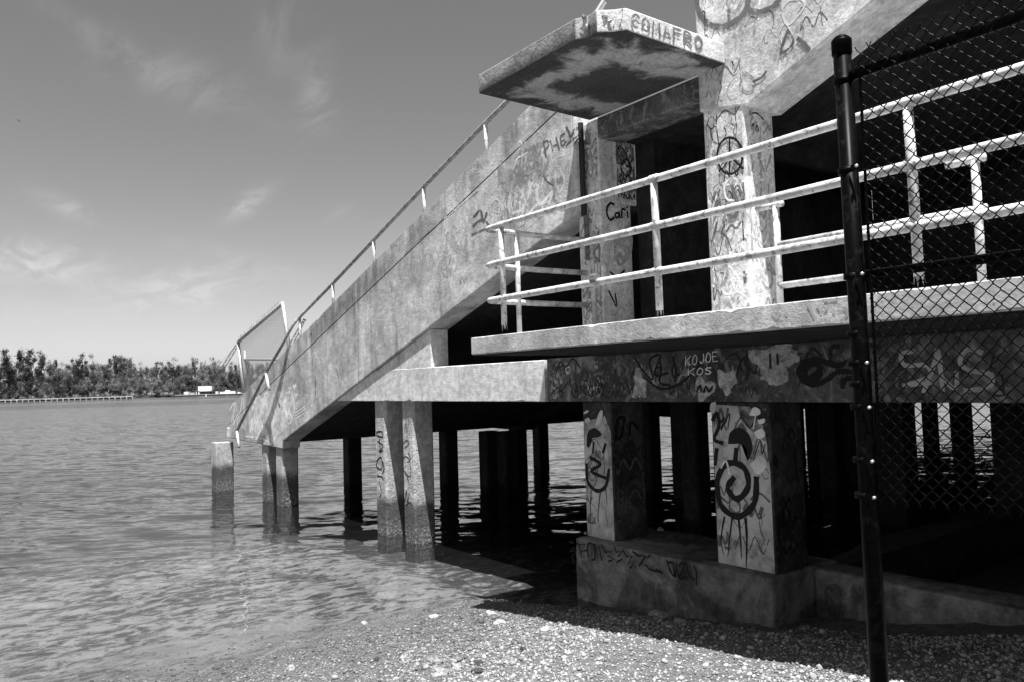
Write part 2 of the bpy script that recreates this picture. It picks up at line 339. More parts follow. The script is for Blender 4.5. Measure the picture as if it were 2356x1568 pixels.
tr = t.n('ShaderNodeBsdfTransparent'); tr.inputs['Color'].default_value = (.9, .9, .9, 1)
di = t.n('ShaderNodeBsdfDiffuse'); di.inputs['Color'].default_value = (.06, .06, .06, 1)
m1 = t.n('ShaderNodeMixShader'); m1.inputs[0].default_value = .07; t.link(tr.outputs[0], m1.inputs[1]); t.link(di.outputs[0], m1.inputs[2])
m2 = t.n('ShaderNodeMixShader'); t.link(fr.outputs[0], m2.inputs[0]); t.link(m1.outputs[0], m2.inputs[1]); t.link(gl.outputs[0], m2.inputs[2])
t.link(m2.outputs[0], t.out.inputs[0]); M['water'] = t.m

# ------------------------------------------------------------------ ground and water
def spaced(lo, flo, fhi, hi, fine, grow=1.16):
    a = list(np.arange(flo, fhi, fine)); s = fine; x = a[-1]
    while x < hi: s *= grow; x += s; a.append(x)
    s = fine; x = flo; b = []
    while x > lo: s *= grow; x -= s; b.append(x)
    return np.array(b[::-1]+a)
def vnoise(x, y, seed):
    r = np.random.default_rng(seed); tab = r.random((64, 64))
    xi = np.floor(x).astype(int); yi = np.floor(y).astype(int); fx = x-xi; fy = y-yi
    fx = fx*fx*(3-2*fx); fy = fy*fy*(3-2*fy)
    g = lambda i, j: tab[i % 64, j % 64]
    return (g(xi, yi)*(1-fx)+g(xi+1, yi)*fx)*(1-fy)+(g(xi, yi+1)*(1-fx)+g(xi+1, yi+1)*fx)*fy-.5
def grid_mesh(name, X, Y, zf, mat, smooth=True):
    gx, gy = np.meshgrid(X, Y, indexing='ij'); gz = zf(gx, gy)
    co = np.stack([gx, gy, gz], -1).reshape(-1, 3); nx, ny = len(X), len(Y)
    i = np.arange((nx-1)*(ny-1)); a = (i//(ny-1))*ny+i % (ny-1)
    q = np.stack([a, a+ny, a+ny+1, a+1], -1)
    me = bpy.data.meshes.new(name); me.vertices.add(len(co)); me.vertices.foreach_set('co', co.ravel())
    me.loops.add(len(q)*4); me.loops.foreach_set('vertex_index', q.ravel().astype(np.int32)); me.polygons.add(len(q))
    me.polygons.foreach_set('loop_start', np.arange(0, len(q)*4, 4, dtype=np.int32)); me.update(calc_edges=True)
    me.polygons.foreach_set('use_smooth', [smooth]*len(q)); me.materials.append(mat)
    o = bpy.data.objects.new(name, me); COL.objects.link(o); return o
def ground_z(x, y):
    x = np.asarray(x, float); y = np.asarray(y, float)
    base = np.where(x > -8.2, -2.5+.12*(x+7.36), -2.601+.022*(x+8.2))
    base = np.where(x < -13.2, -2.711+.085*(x+13.2), base)
    base = np.where(x < -30, -4.139+.012*(x+30), base); base = np.maximum(base, -7.0)
    base = np.minimum(base, -1.15+.004*np.maximum(x, 0))
    q = np.clip((y-5.1)/1.1, 0, 1); base = base-.17*q*q*(3-2*q)*np.clip((-x-2)/1.5, 0, 1)
    w = np.exp(-((x+5)**2+(y-4)**2)/200)
    n = .05*vnoise(x*1.3, y*1.1, 1)+.03*vnoise(x*3.7, y*3.1, 2)+w*(.018*vnoise(x*11, y*11, 3)+.012*vnoise(x*25, y*25, 4))
    return base+n
g = grid_mesh('ground', spaced(-3000, -14, 1.5, 3000, .06, 1.12), spaced(-3000, -2, 9, 3000, .06, 1.12), ground_z, M['ground'])
tag(g, 'pebble and shell beach sloping down into the bay', None, None, 'structure')
def water_z(x, y):
    a = -x*.8+y*.6; b = (x*.6+y*.8)*.36
    near = np.clip((-x-9.)/7., .07, 1.)
    n = .036*vnoise(a*1.1, b*1.1, 21)+.030*vnoise(a*2.4+3, b*2.4, 22)+.014*vnoise(a*5.2+1, b*5.2+5, 23)
    return WATER_Z+n*near*np.clip(1-(np.abs(x)+np.abs(y))/900., .2, 1)
wtr = grid_mesh('water', spaced(-3000, -30, -6.5, -5.8, .07, 1.10), spaced(-3000, -6, 24, 3000, .10, 1.10), water_z, M['water'])
tag(wtr, 'rippled clear bay water, shallow over the weed near the beach', None, None, 'structure')

# ------------------------------------------------------------------ the grandstand
WALL_Y, BEAM_Y, COL_Y, PIER_Y = 6.20, 6.235, 6.35, 6.30
def top_z(x): return 3.22+.317*(x+8.68)          # top of the sloping parapet
def sof_z(x): return 2.0+.322*(x+6.79)           # its underside
stand = empty('grandstand', 'derelict graffiti covered concrete grandstand standing on piles over the water', 'grandstand', (-6.65, 6.2, WATER_Z))
def part(mb, name, mat, label=None, parent=None, **k):
    o = mb.build(name, M[mat] if isinstance(mat, str) else mat, **k)
    if parent is None: keep(o, stand)
    else: o.parent = parent
    if label: o['label'] = label
    return o

def chip(n, lo, hi, p, seed):                       # widths of a worn edge, station by station
    r = random.Random(seed); out = []
    while len(out) < n:
        if r.random() < p: out += [hi*r.uniform(.3, 1)*q for q in (.5, 1, .6)[:r.randint(1, 3)]]
        else: out.append(lo*r.uniform(.5, 1.3))
    return out[:n]
def strip(xs, sect):                                  # loft of y,z sections along x
    m = MB(); S_ = [sect(i, x) for i, x in enumerate(xs)]; k = len(S_[0])
    m.add([(x, y, z) for x, sc_ in zip(xs, S_) for y, z in sc_], [(i*k+j, i*k+(j+1) % k, (i+1)*k+(j+1) % k, (i+1)*k+j) for i in range(len(xs)-1) for j in range(k)]+[tuple(range(k-1, -1, -1)), tuple(range((len(xs)-1)*k, len(xs)*k))])
    return m
# sloping parapet at the end of the seating, in two lifts with a joint between them
JO = .40
def lift(lo, hi, x0, x1): return [(x0, lo(x0)), (x1, lo(x1)), (x1, hi(x1)), (x0, hi(x0))]
XR = -6.84
low_poly = [(-20.2, -1.20), (-16.55, -1.29), (-16.50, -1.12), (-16.2, -1.02), (XR, sof_z(XR)), (XR, top_z(XR)-JO), (-18.6, top_z(-18.6)-JO), (-20.2, -.86)]
wall = part(MB().prism(low_poly, WALL_Y, 6.60), 'parapet_wall', 'wall', 'sloping parapet wall of streaked grey concrete', bevel=.02)
cap_poly = [(-20.2, -.852), (-18.6, top_z(-18.6)-JO+.008), (XR, top_z(XR)-JO+.008), (XR, top_z(XR)), (-20.2, -.44)]
xs_c = np.arange(-20.2, XR+.01, .10); cc1 = chip(len(xs_c), .010, .05, .10, 5)
def cap_bot(x): return top_z(x)-JO+.008 if x > -18.6 else -.852+(x+20.2)*((top_z(-18.6)-JO+.008+.852)/1.6)
cap = part(strip(xs_c, lambda i, x: [(WALL_Y-.0025, cap_bot(x)), (6.58, cap_bot(x)), (6.58, top_z(x)), (WALL_Y-.0025+cc1[i], top_z(x)), (WALL_Y-.0025, top_z(x)-cc1[i]*.8)]), 'parapet_coping', 'coping')
part(MB().box(-20.62, -20.21, 6.26, 6.6, -1.2, -.95), 'toe_ledge', 'wall', bevel=.02)
# infill under the parapet and the cross beam
part(MB().prism([(-13.75, -.255), (-10.34, .262), (-10.34, sof_z(-10.34)-.004), (-13.62, sof_z(-13.62)-.004)], BEAM_Y+.004, 6.56), 'infill_wall', 'beam_clean', bevel=.015)
xs_b = np.arange(-13.75, -7.54, .08); b1 = chip(len(xs_b), .008, .04, .10, 8); b2 = chip(len(xs_b), .008, .03, .08, 9)
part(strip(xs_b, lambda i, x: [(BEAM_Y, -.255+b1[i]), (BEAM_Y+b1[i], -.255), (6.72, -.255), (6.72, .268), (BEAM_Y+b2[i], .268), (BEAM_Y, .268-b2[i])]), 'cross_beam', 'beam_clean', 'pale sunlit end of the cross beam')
beam = part(MB().box(-7.55, 13, BEAM_Y+.002, 6.72, -.255, .28), 'cross_beam', 'beam_tag_shade', 'shaded cross beam covered with graffiti', bevel=.018)  # split at the canopy's shadow edge; this length is coloured darker for shade
# walkway slab
xs_ = np.concatenate([np.arange(-6.65, 1.0, .055), [3., 8., 13.]]); ct = chip(len(xs_), .007, .035, .10, 1); cb_ = chip(len(xs_), .010, .03, .06, 2)  # right end runs on unseen, lengthened to shade the piers
slab = part(strip(xs_, lambda i, x: [(4.5, .292+cb_[i]), (4.5+cb_[i], .292), (7.4, .292), (7.4, .463), (4.5+ct[i], .463), (4.5, .463-ct[i]*.8)]), 'walkway_slab', 'slab', 'pitted cantilevered walkway slab')
part(MB().box(-6.62, 13, 7.4, 47, .29, .46), 'concourse_floor', 'dark')
part(MB().box(-6.60, 13, 4.56, 6.23, .280, .2915), 'slab_shade_plate', 'dark', 'dark plate giving the shade under the walkway slab')  # dark sheet hung below the slab, its colour stands for shade
# canopy over the stair entrance, its near corner broken away
hood_poly = [(-6.72, 4.73), (-5.16, 4.73), (-5.05, 4.79), (-4.93, 4.78), (-4.84, 4.90), (-4.75, 4.97), (-4.74, 6.345), (-6.72, 6.345)]
hood = part(MB().prism_z(hood_poly, 3.09, 3.30), 'canopy_slab', 'hood', 'grimy canopy slab with a broken corner', bevel=.014)
bk = MB()
for i in range(46):
    a = RND.random(); x = -5.22+.46*a+RND.uniform(-.03, .03); y = 4.74+.21*a*a+RND.uniform(-.015, .03); z = RND.uniform(3.13, 3.30); r = RND.uniform(.015, .045)
    vs = [(x+RND.uniform(-r, r), y+RND.uniform(-r, r)*.8, z+RND.uniform(-r, r)) for _ in range(5)]
    bk.add(vs, [(0, 1, 2), (0, 2, 3), (0, 3, 1), (4, 1, 2), (4, 2, 3), (4, 3, 1)])
sp = part(bk, 'broken_edge', 'spall', None, hood); sp['kind'] = 'stuff'
part(MB().tube([(-5.16, 4.86, 3.22), (-5.03, 4.98, 3.47)], .028, 8), 'rebar', 'galv', None, hood)
part(MB().tube([(-5.22, 4.9, 3.25), (-5.07, 5.0, 3.46)], .014, 6), 'rebar', 'rebar', None, hood)
lintel = part(MB().box(-6.60, -5.06, COL_Y-.002, 6.75, 2.84, 3.086), 'lintel', 'beam_tag_shade', bevel=.015)
# columns on the walkway
colA = part(MB().box(-6.99, -6.60, COL_Y, 6.86, .463, 3.086), 'column', 'column', 'graffiti covered column under the canopy with the black drain pipe', bevel=.02)
part(MB().box(-7.0, -6.585, 6.60, 6.96, 2.10, 3.08), 'corbel', 'column', bevel=.02)
colB = part(MB().box(-5.05, -4.56, COL_Y, 6.83, .463, 2.70), 'column', 'column', 'graffiti covered column with the peace sign', bevel=.02)
dp = MB().tube([(-6.83, 6.29, 3.08), (-6.82, 6.29, 1.95)], .035, 10)
part(dp, 'drain_pipe', 'black_pipe', smooth=False)
part(MB().tube([(-6.80, 6.30, 1.95), (-6.79, 6.30, 1.42)], .03, 10), 'drain_pipe', 'rail_rust')
# upper raker, its soffit rising to the right
up_poly = [(-5.09, 2.70), (-4.50, 2.60), (13, 2.60+.385*17.5), (13, 12.4), (-5.09, 5.4)]
upper = part(MB().prism(up_poly, COL_Y-.01, 6.90), 'upper_wall', 'upper', 'bright painted end wall of the upper seating', bevel=.025)
# underside of the seating, stepped on top
steps = [(-20.1, -1.17), (-16.6, -1.17), (-16.4, -1.0), (13, sof_z(13))]
xs = np.arange(13, -20.2, -.82); top = []
for x in xs: top += [(x, sof_z(x)+.42), (x, sof_z(x-.82)+.42)]
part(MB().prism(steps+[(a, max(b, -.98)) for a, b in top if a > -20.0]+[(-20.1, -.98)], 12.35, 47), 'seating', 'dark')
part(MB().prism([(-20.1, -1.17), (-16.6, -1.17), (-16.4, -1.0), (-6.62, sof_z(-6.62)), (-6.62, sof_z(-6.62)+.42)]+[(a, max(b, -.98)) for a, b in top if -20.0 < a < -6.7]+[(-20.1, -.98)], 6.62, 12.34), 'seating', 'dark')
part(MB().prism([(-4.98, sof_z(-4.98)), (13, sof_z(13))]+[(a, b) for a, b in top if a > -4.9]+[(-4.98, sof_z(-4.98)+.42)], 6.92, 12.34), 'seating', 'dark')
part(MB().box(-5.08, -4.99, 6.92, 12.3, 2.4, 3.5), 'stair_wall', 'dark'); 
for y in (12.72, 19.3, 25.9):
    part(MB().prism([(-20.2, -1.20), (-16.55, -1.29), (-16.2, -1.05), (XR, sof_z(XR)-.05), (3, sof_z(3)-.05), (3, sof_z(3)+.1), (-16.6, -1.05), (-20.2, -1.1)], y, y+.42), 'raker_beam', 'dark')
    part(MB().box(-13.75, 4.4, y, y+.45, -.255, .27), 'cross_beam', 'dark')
part(MB().box(13, 13.4, 6.24, 47, -2.2, 10), 'light_block_wall', 'dark')  # added out of view, closes the open land side against light
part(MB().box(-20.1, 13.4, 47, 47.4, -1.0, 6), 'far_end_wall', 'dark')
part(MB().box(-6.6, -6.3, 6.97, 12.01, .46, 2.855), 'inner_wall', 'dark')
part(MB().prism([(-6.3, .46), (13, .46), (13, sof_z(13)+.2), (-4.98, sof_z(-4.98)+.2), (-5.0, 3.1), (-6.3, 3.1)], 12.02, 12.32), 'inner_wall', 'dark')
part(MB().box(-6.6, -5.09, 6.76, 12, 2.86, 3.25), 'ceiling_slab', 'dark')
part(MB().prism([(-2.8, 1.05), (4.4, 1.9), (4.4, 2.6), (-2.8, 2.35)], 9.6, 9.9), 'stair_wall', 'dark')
# piers below the walkway on their footing
pierA = part(MB().box(-6.98, -6.49, PIER_Y, 6.83, -1.86, -.258), 'pier', 'pier', 'narrow painted pier nearer the water', bevel=.02)
pierB = part(MB().box(-5.07, -4.39, PIER_Y, 6.82, -1.86, -.258), 'pier', 'pier', 'wide painted pier standing on the footing', bevel=.02)
foot = part(MB().box(-7.03, -4.34, 6.16, 7.25, -2.75, -1.85), 'footing', 'footing', 'low grimy footing wall under the two piers', bevel=.03)
rough_mesh(foot, 9, .03, 3, 1.)
lowwall = part(MB().box(-4.336, 13, 6.80, 7.2, -2.4, -1.86), 'foundation_wall', 'footing', bevel=.03); rough_mesh(lowwall, 9, .03, 3, 5.)
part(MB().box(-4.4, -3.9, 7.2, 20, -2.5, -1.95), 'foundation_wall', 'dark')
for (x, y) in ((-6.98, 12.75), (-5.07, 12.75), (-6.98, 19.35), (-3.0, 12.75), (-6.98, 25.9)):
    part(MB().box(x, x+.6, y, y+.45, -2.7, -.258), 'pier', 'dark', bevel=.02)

# piles in the water
def pile(x, y, z1, z0=-4.6, w=.38, mat='pile', jit=0.):
    h = w/2; ch = .035; sq = [(-h+ch, -h), (h-ch, -h), (h, -h+ch), (h, h-ch), (h-ch, h), (-h+ch, h), (-h, h-ch), (-h, -h+ch)]
    mb = MB(); n = 8; zs = np.linspace(z0, z1, 14); vs = []
    for i, z in enumerate(zs):
        for (a, b) in sq: vs.append((x+a+jit*(z-z1), y+b, z))
    mb.add(vs, [(i*n+j, i*n+(j+1) % n, (i+1)*n+(j+1) % n, (i+1)*n+j) for i in range(13) for j in range(n)]+[tuple(range(13*n, 14*n)), tuple(range(n-1, -1, -1))])
    return mb
part(pile(-12.16, 6.47, -.252), 'pile', 'pile', 'left pile of the pair under the pale beam')
part(pile(-11.19, 6.47, -.252), 'pile', 'pile', 'right pile of the pair under the pale beam')
part(pile(-17.75, 6.42, -1.2, -5), 'pile', 'pile'); part(pile(-16.85, 6.42, -1.2, -5), 'pile', 'pile')
for (x, y) in ((-19.0, 9.0), (-17.3, 10.9), (-16.05, 11.3), (-15.55, 11.5), (-17.0, 12.95), (-12.16, 12.95), (-11.19, 12.95), (-18.8, 15.2), (-17.0, 19.5), (-16.2, 19.5), (-12.16, 19.5), (-11.19, 19.5),
               (-9.4, 11.2), (-18.8, 21.5), (-12.16, 26.1), (-11.19, 26.1), (-17, 26.1), (-9.0, 15.0), (-9.6, 17.2), (-9.0, 21), (-17, 32.5), (-12.1, 32.5), (-11.2, 32.5), (-17, 39), (-12, 39)):
    z1 = -1.2 if x < -14.9 else -.26
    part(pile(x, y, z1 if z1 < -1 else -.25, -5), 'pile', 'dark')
lone = pile(-20.45, 6.1, -1.31, -5, .44).build('pile', M['pile']); tag(lone, 'stubby lone concrete pile standing clear at the water end of the parapet', 'pile')

# ------------------------------------------------------------------ railings
def thing_part(mb, name, mat, root, smooth=True, label=None):
    o = mb.build(name, M[mat], smooth=smooth); keep(o, root)
    if label: o['label'] = label
    return o
RY = 4.6
rail = empty('railing', 'chalky white three-rail pipe railing along the edge of the walkway slab', 'railing', (-5, RY, .463))
zr = (1.568, 1.196, .833); xl = -6.49
for k, z in enumerate(zr):
    yend = 5.95
    pts = [(4.4, RY, z), (0., RY, z+.004), (-3.4, RY, z-.004), (xl+.09, RY, z), (xl+.03, RY+.015, z), (xl+.004, RY+.05, z), (xl, RY+.1, z), (xl+.02, 5.3, z-.004), (xl+.05, yend, z)]
    thing_part(MB().tube(pts, .030, 12), 'rail', 'rail', rail)
for (u, vm, vb) in ((1156, 640, 752), (1510, 570, 720), (2098, 420, 645)):
    p = at(u, vm, 1, RY); b = at(u+8, vb, 1, RY)
    thing_part(MB().tube([(p[0], RY, zr[0]-.01), (p[0]+.005, RY, zr[1]), (p[0]+.01, RY, b[2]+.02)], .029, 12), 'post', 'rail', rail)
    sh = MB()
    for j in range(7):                              # torn, rusted foot of the post
        a = j*.9; sh.add([(p[0]+.01+.027*math.cos(a), RY+.027*math.sin(a), b[2]+.03), (p[0]+.01+.027*math.cos(a+.7), RY+.027*math.sin(a+.7), b[2]+.03), (p[0]+.01+.034*math.cos(a+.4), RY+.034*math.sin(a+.4), b[2]-.03-.02*(j % 2))], [(0, 1, 2)])
    thing_part(sh, 'torn_foot', 'rail_rust', rail, False)['kind'] = 'stuff'
for (u, v) in ((1192, 650), (1363, 600)):
    p = at(u, v, 0, xl+.02); thing_part(MB().tube([(xl+.02, p[1], zr[0]), (xl+.02, p[1], .463)], .027, 12), 'post', 'rail', rail)
for (u, vm) in ((1156, 640), (1510, 570), (2098, 420)):
    px_ = at(u, vm, 1, RY)[0]
    for z in zr: thing_part(MB().tube([(px_-.035, RY, z), (px_-.03, RY, z), (px_+.04, RY, z), (px_+.045, RY, z)], .0335, 12), 'joint_collar', 'rail', rail)
thing_part(MB().tube([(-5.005+.1, RY-.012, .862), (-4.935+.1, RY-.012, .862)], .042, 7), 'clamp', 'rail_rust', rail, False)

R2 = 6.12
rail2 = empty('railing', 'shorter white pipe railing between the columns behind the walkway railing', 'railing', (-2, R2, .463))
pA = at(1790, 580, 1, R2); pB = at(2248, 450, 1, R2)
zt = at(1790, 470, 1, R2)[2]; zm = at(1795, 563, 1, R2)[2]; zl = at(1800, 657, 1, R2)[2]
for x in (pA[0], pB[0]): 
    thing_part(MB().tube([(x, R2, .463), (x, R2, zt)], .030, 12), 'post', 'rail', rail2)
    thing_part(MB().tube([(x-.20, R2, zt), (x+.07, R2, zt)], .030, 12), 'rail_stub', 'rail', rail2)
thing_part(MB().tube([(pA[0], R2, zm), (pB[0]+.06, R2, zm)], .029, 12), 'rail', 'rail', rail2)
thing_part(MB().tube([(pA[0], R2, zl), (4.3, R2, zl)], .029, 12), 'rail', 'rail', rail2)

HY = 6.36
hr = empty('handrail', 'thin pipe handrail on the sloping parapet, bent and torn loose at its lower end', 'handrail', (-12, HY, 1.5))
hp = [at(u, v, 1, HY) for u, v in ((1300, 100), (1117, 283), (975, 430), (860, 552), (766, 652), (692, 727))]
lowp = [at(u, v, 1, y) for u, v, y in ((682, 737, 6.28), (674, 748, 6.2), (645, 800, 6.1), (612, 856, 6.03), (578, 925, 6.02), (545, 990, 6.05))]
thing_part(MB().tube(hp+lowp, .034, 10), 'rail', 'rail_grey', hr)
for (u, v) in ((1117, 283), (975, 430), (860, 552), (766, 652), (690, 728)):
    p = at(u, v, 1, HY); thing_part(MB().tube([p, (p[0]+.01, HY, top_z(p[0])-.05)], .030, 10), 'post', 'rail', hr)
for a, b in (((612, 858), (619, 895)), ((545, 991), (550, 1028))):
    thing_part(MB().tube([at(*a, 1, 6.02), at(*b, 1, 5.99)], .030, 10), 'loose_post', 'cab_white', hr)

# ------------------------------------------------------------------ black chain-link fence near the camera
FX, FY = -1.43, 2.575
def fy(x): return FY+.02*(x-FX)
fence = empty('chain_link_fence', 'black vinyl chain-link fence panel on a round black post at the right edge', 'fence', (FX, FY, -1.77))
gz = float(ground_z(np.array([FX]), np.array([FY]))[0])
thing_part(MB().tube([(FX+.02, FY, gz-.3), (FX+.01, FY, 0), (FX, FY, 1.16)], .030, 20), 'post', 'post', fence)
pc = thing_part(MB().tube([(FX, FY, 1.115), (FX, FY, 1.16), (FX, FY, 1.166)], .034, 20).tube([(FX, FY, 1.166), (FX, FY, 1.178), (FX, FY, 1.184)], .034, 20, True, .012), 'post_cap', 'post', fence)
for z in (1.02, .70, .33, .13, .03, -.04, -.12, -.30, -.42):
    thing_part(MB().tube([(FX, FY, z-.010), (FX, FY, z+.010)], .0335, 20), 'tension_band', 'post', fence)
    if z in (.70, .33, .03, -.12, -.30, -.42):
        thing_part(MB().box(FX+.028, FX+.062, FY-.034, FY-.030, z-.009, z+.009), 'band_tab', 'post', fence, False)
        thing_part(MB().tube([(FX+.052, FY-.030, z), (FX+.052, FY-.043, z)], .0055, 8), 'bolt', 'bolt', fence)
X0, X1 = FX+.066, .95
thing_part(MB().tube([(FX+.03, FY, 1.03), (X1, fy(X1), 1.06)], .020, 14), 'top_rail', 'post', fence)
mr = at(2100, 618, 1, FY+.03)
thing_part(MB().tube([(FX+.03, FY+.028, mr[2]), (X1, FY+.028, mr[2])], .016, 12), 'brace_rail', 'post', fence)
thing_part(MB().box(X0-.008, X0-.002, FY-.006, FY+.004, -.42, 1.05), 'tension_bar', 'post', fence, False)
thing_part(MB().tube([(X1, fy(X1), float(ground_z(np.array([X1]), np.array([FY]))[0])-.2), (X1, fy(X1), 1.16)], .030, 16), 'post', 'post', fence)
PX, PZ, Z0, NR = .0208, .0225, -.43, 68
def wire_mesh(phase):
    pts = []
    for i in range(NR+1):
        s = 1 if (i+phase) % 2 else -1; z = Z0+i*PZ
        for (dz, k, dy) in ((-.15, .86, -.0016), (0, 1.06, 0.0005*s), (.15, .86, .0016)):
            if (i == 0 and dz < 0) or (i == NR and dz > 0): continue
            pts.append((s*PX/2*k, dy*s, z+dz*PZ))
    e = pts[-1]; s = 1 if e[0] > 0 else -1
    pts += [(e[0]+s*.004, 0, e[2]+.009), (e[0]+s*.007, 0, e[2]+.015)]
    b0 = pts[0]; s = 1 if b0[0] > 0 else -1
    pts = [(b0[0]+s*.007, 0, b0[2]-.015)]+pts
    return MB().tube(pts, .00195, 6).mesh('wire', M['vinyl'], True)
wm = [wire_mesh(0), wire_mesh(1)]
nw = int((X1-X0)/PX)
for i in range(nw):
    o = bpy.data.objects.new('wire', wm[i % 2]); COL.objects.link(o); x = X0+(i+.5)*PX
    o.parent = fence; o.location = (x-FX+RND.uniform(-.0012, .0012), fy(x)-.022-FY+RND.uniform(-.0015, .0015)+.006*math.sin(x*5), 1.77+.012*(x-X0)/.5+RND.uniform(-.002, .002)); o.rotation_euler = (RND.uniform(-.003, .003), RND.uniform(-.002, .002), 0)
o = thing_part(MB().tube([(-.75+.02*math.cos(a), FY-.02+.03*math.sin(a), 1.055+.028*math.sin(a+.6)) for a in np.linspace(0, 5.6, 12)], .0022, 6), 'wire_tie', 'bolt', fence)

# ------------------------------------------------------------------ leaning chain-link gate beyond the end of the parapet
GY = 6.95
gate = empty('chain_link_gate', 'leaning galvanised chain-link panel rising behind the low end of the parapet', 'fence', tuple(at(600, 880, 1, GY)))
def gp(u, v, dy=0): return at(u, v, 1, GY+dy)
A, B, C, D = gp(547, 787), gp(650, 698), gp(668, 815), gp(562, 900)
for (p, q, r, nm) in ((A, B, .045, 'top_rail'), (B+np.array([0, 0, .02]), C, .045, 'post'), (A+np.array([0, 0, .03]), D, .05, 'post'), (D, C, .03, 'bottom_rail')):
    thing_part(MB().tube([p, (p+q)/2, q], r, 10), nm, 'galv', gate)
for (a, b) in (((562, 826), (660, 826)), ((563, 806), (565, 900))):
    thing_part(MB().tube([gp(*a, .3), gp(*b, .3)], .035, 10), 'inner_rail', 'galv', gate)
fill = MB(); n1, n2 = 30, 22
def bil(s, t_): return A*(1-s)*(1-t_)+B*s*(1-t_)+C*s*t_+D*(1-s)*t_
for i in range(-n2, n1):
    for sg in (1, -1):
        line = []
        for j in range(n2+1):
            s = (i+j)/n1 if sg > 0 else 1-(i+j)/n1
            if 0 <= s <= 1: line.append(bil(s, j/n2)+np.array([0, .004*sg, 0]))
        if len(line) > 1: fill.tube([line[0], line[-1]], .0045, 4, False)
fo = thing_part(fill, 'wire_mesh', 'galv', gate); fo['kind'] = 'stuff'
barb = MB()
for s in np.linspace(.03, .97, 30): 
    p = bil(s, 0); barb.tube([p, p+np.array([RND.uniform(-.05, .05), 0, .13])], .007, 4, False)
thing_part(barb, 'twisted_ends', 'galv', gate)['kind'] = 'stuff'

# ------------------------------------------------------------------ far shore: seawall, pines, barge with cranes
DIST = 430.
def far(u, v=900., z=None, d=DIST):
    p = ray(u, v)*d
    if z is not None: p = np.array([p[0], p[1], z])
    return p
def foliage_mat(name, lo, hi):
    t = NT(name); g = t.n('ShaderNodeNewGeometry'); v = t.mix(g.outputs['Random Per Island'], lo, hi); v = t.math('MULTIPLY', v, t.mix(t.noise(.25, 4, .6), .6, 1.35))
    d = t.n('ShaderNodeBsdfDiffuse'); t.link(t.grey(v), d.inputs[0]); tl = t.n('ShaderNodeBsdfTranslucent'); t.link(t.grey(v), tl.inputs[0])
    m = t.n('ShaderNodeMixShader'); m.inputs[0].default_value = .25; t.link(d.outputs[0], m.inputs[1]); t.link(tl.outputs[0], m.inputs[2]); t.link(m.outputs[0], t.out.inputs[0]); return t.m
LEAF = [foliage_mat('dark pine needles', .04, .08), foliage_mat('grey green needles', .11, .20), foliage_mat('pale dry needles', .16, .28)]
M['bark'] = simple('grey bark', .09, .9, .3, 3)
BANK_Z = WATER_Z+1.0
bank = MB(); us = np.linspace(-420, 1500, 60)
for i in range(len(us)-1):
    a, b = far(us[i], 900, WATER_Z-1.5, 432), far(us[i+1], 900, WATER_Z-1.5, 432); c, d = far(us[i+1], 900, WATER_Z-1.5, 620), far(us[i], 900, WATER_Z-1.5, 620)
    hh = 2.3+.5*math.sin(i*1.7); up = lambda p, q: (p[0], p[1], p[2]+q)
    bank.add([a, b, up(far(us[i+1], 900, WATER_Z-1.5, 437), hh), up(far(us[i], 900, WATER_Z-1.5, 437), hh), up(c, 3.), up(d, 3.)], [(0, 1, 2, 3), (3, 2, 4, 5)])
M['bank'] = simple('shaded leaf litter', .02, .95, .4, .4)
tag(bank.build('far_bank', M['bank']), 'low wooded bank of the far shore', None, None, 'structure')

def tree_meshes(seed, H, Wd, kind):
    r = random.Random(seed); trunk = MB(); crown_v = []; crown_f = []
    lean = r.uniform(-.06, .06)
    trunk.tube([(0, 0, -1.5), (lean*H*.3, 0, H*.35), (lean*H, 0, H*.9)], .03*H**.5*.9, 7, True, .05)
    limbs = []
    nl = {0: 13, 1: 15, 2: 9}[kind]
    for i in range(nl):
        h0 = H*r.uniform(.02, .78); a = r.uniform(0, 6.28); L = Wd*r.uniform(.35, .62)*(1-.45*h0/H)
        up = r.uniform(.5, 1.5)*L
        p0 = Vector((lean*h0, 0, h0)); p1 = p0+Vector((math.cos(a)*L, math.sin(a)*L, up))
        trunk.tube([p0, (p0+p1)/2+Vector((0, 0, -.1*L)), p1], .10, 5, False, .03); limbs.append((p0, p1))
    limbs.append((Vector((0, 0, H*.45)), Vector((lean*H, 0, H))))
    limbs.append((Vector((0, 0, H*.5)), Vector((lean*H+r.uniform(-1, 1), r.uniform(-1, 1), H*r.uniform(.9, .98)))))
    cl = []
    for p0, p1 in limbs:
        for j in range(r.randint(3, 5)):
            s = r.uniform(.35, 1.08); cl.append((p0.lerp(p1, s)+Vector((r.uniform(-.6, .6), r.uniform(-.6, .6), r.uniform(-.3, .7))), r.uniform(.55, 1.5)))
    for c, R in cl:
        for j in range(r.randint(42, 62)):
            d = Vector((r.gauss(0, 1), r.gauss(0, 1), r.gauss(0, 1.35)))
            p = c+d*R*.55; s = r.uniform(.13, .32)
            ax = Vector((r.gauss(0, .5), r.gauss(0, .5), r.uniform(.3, 1))).normalized(); sd = ax.cross(Vector((r.gauss(0, 1), r.gauss(0, 1), r.gauss(0, .4)))).normalized()
            n = len(crown_v); crown_v += [p-sd*s*.5, p+sd*s*.5, p+sd*s*.22+ax*s*3.0, p-sd*s*.22+ax*s*3.0]; crown_f.append((n, n+1, n+2, n+3))
    cm = MB(); cm.v = [tuple(v) for v in crown_v]; cm.f = crown_f
    return trunk, cm
VAR = []
for k in range(3):
    for q in range(3 if k else 2):
        tm, cm = tree_meshes(100+k*10+q, 20., [11., 10., 9.][k], k); VAR.append((tm.mesh('trunk', M['bark']), cm.mesh('crown', LEAF[k]), k))
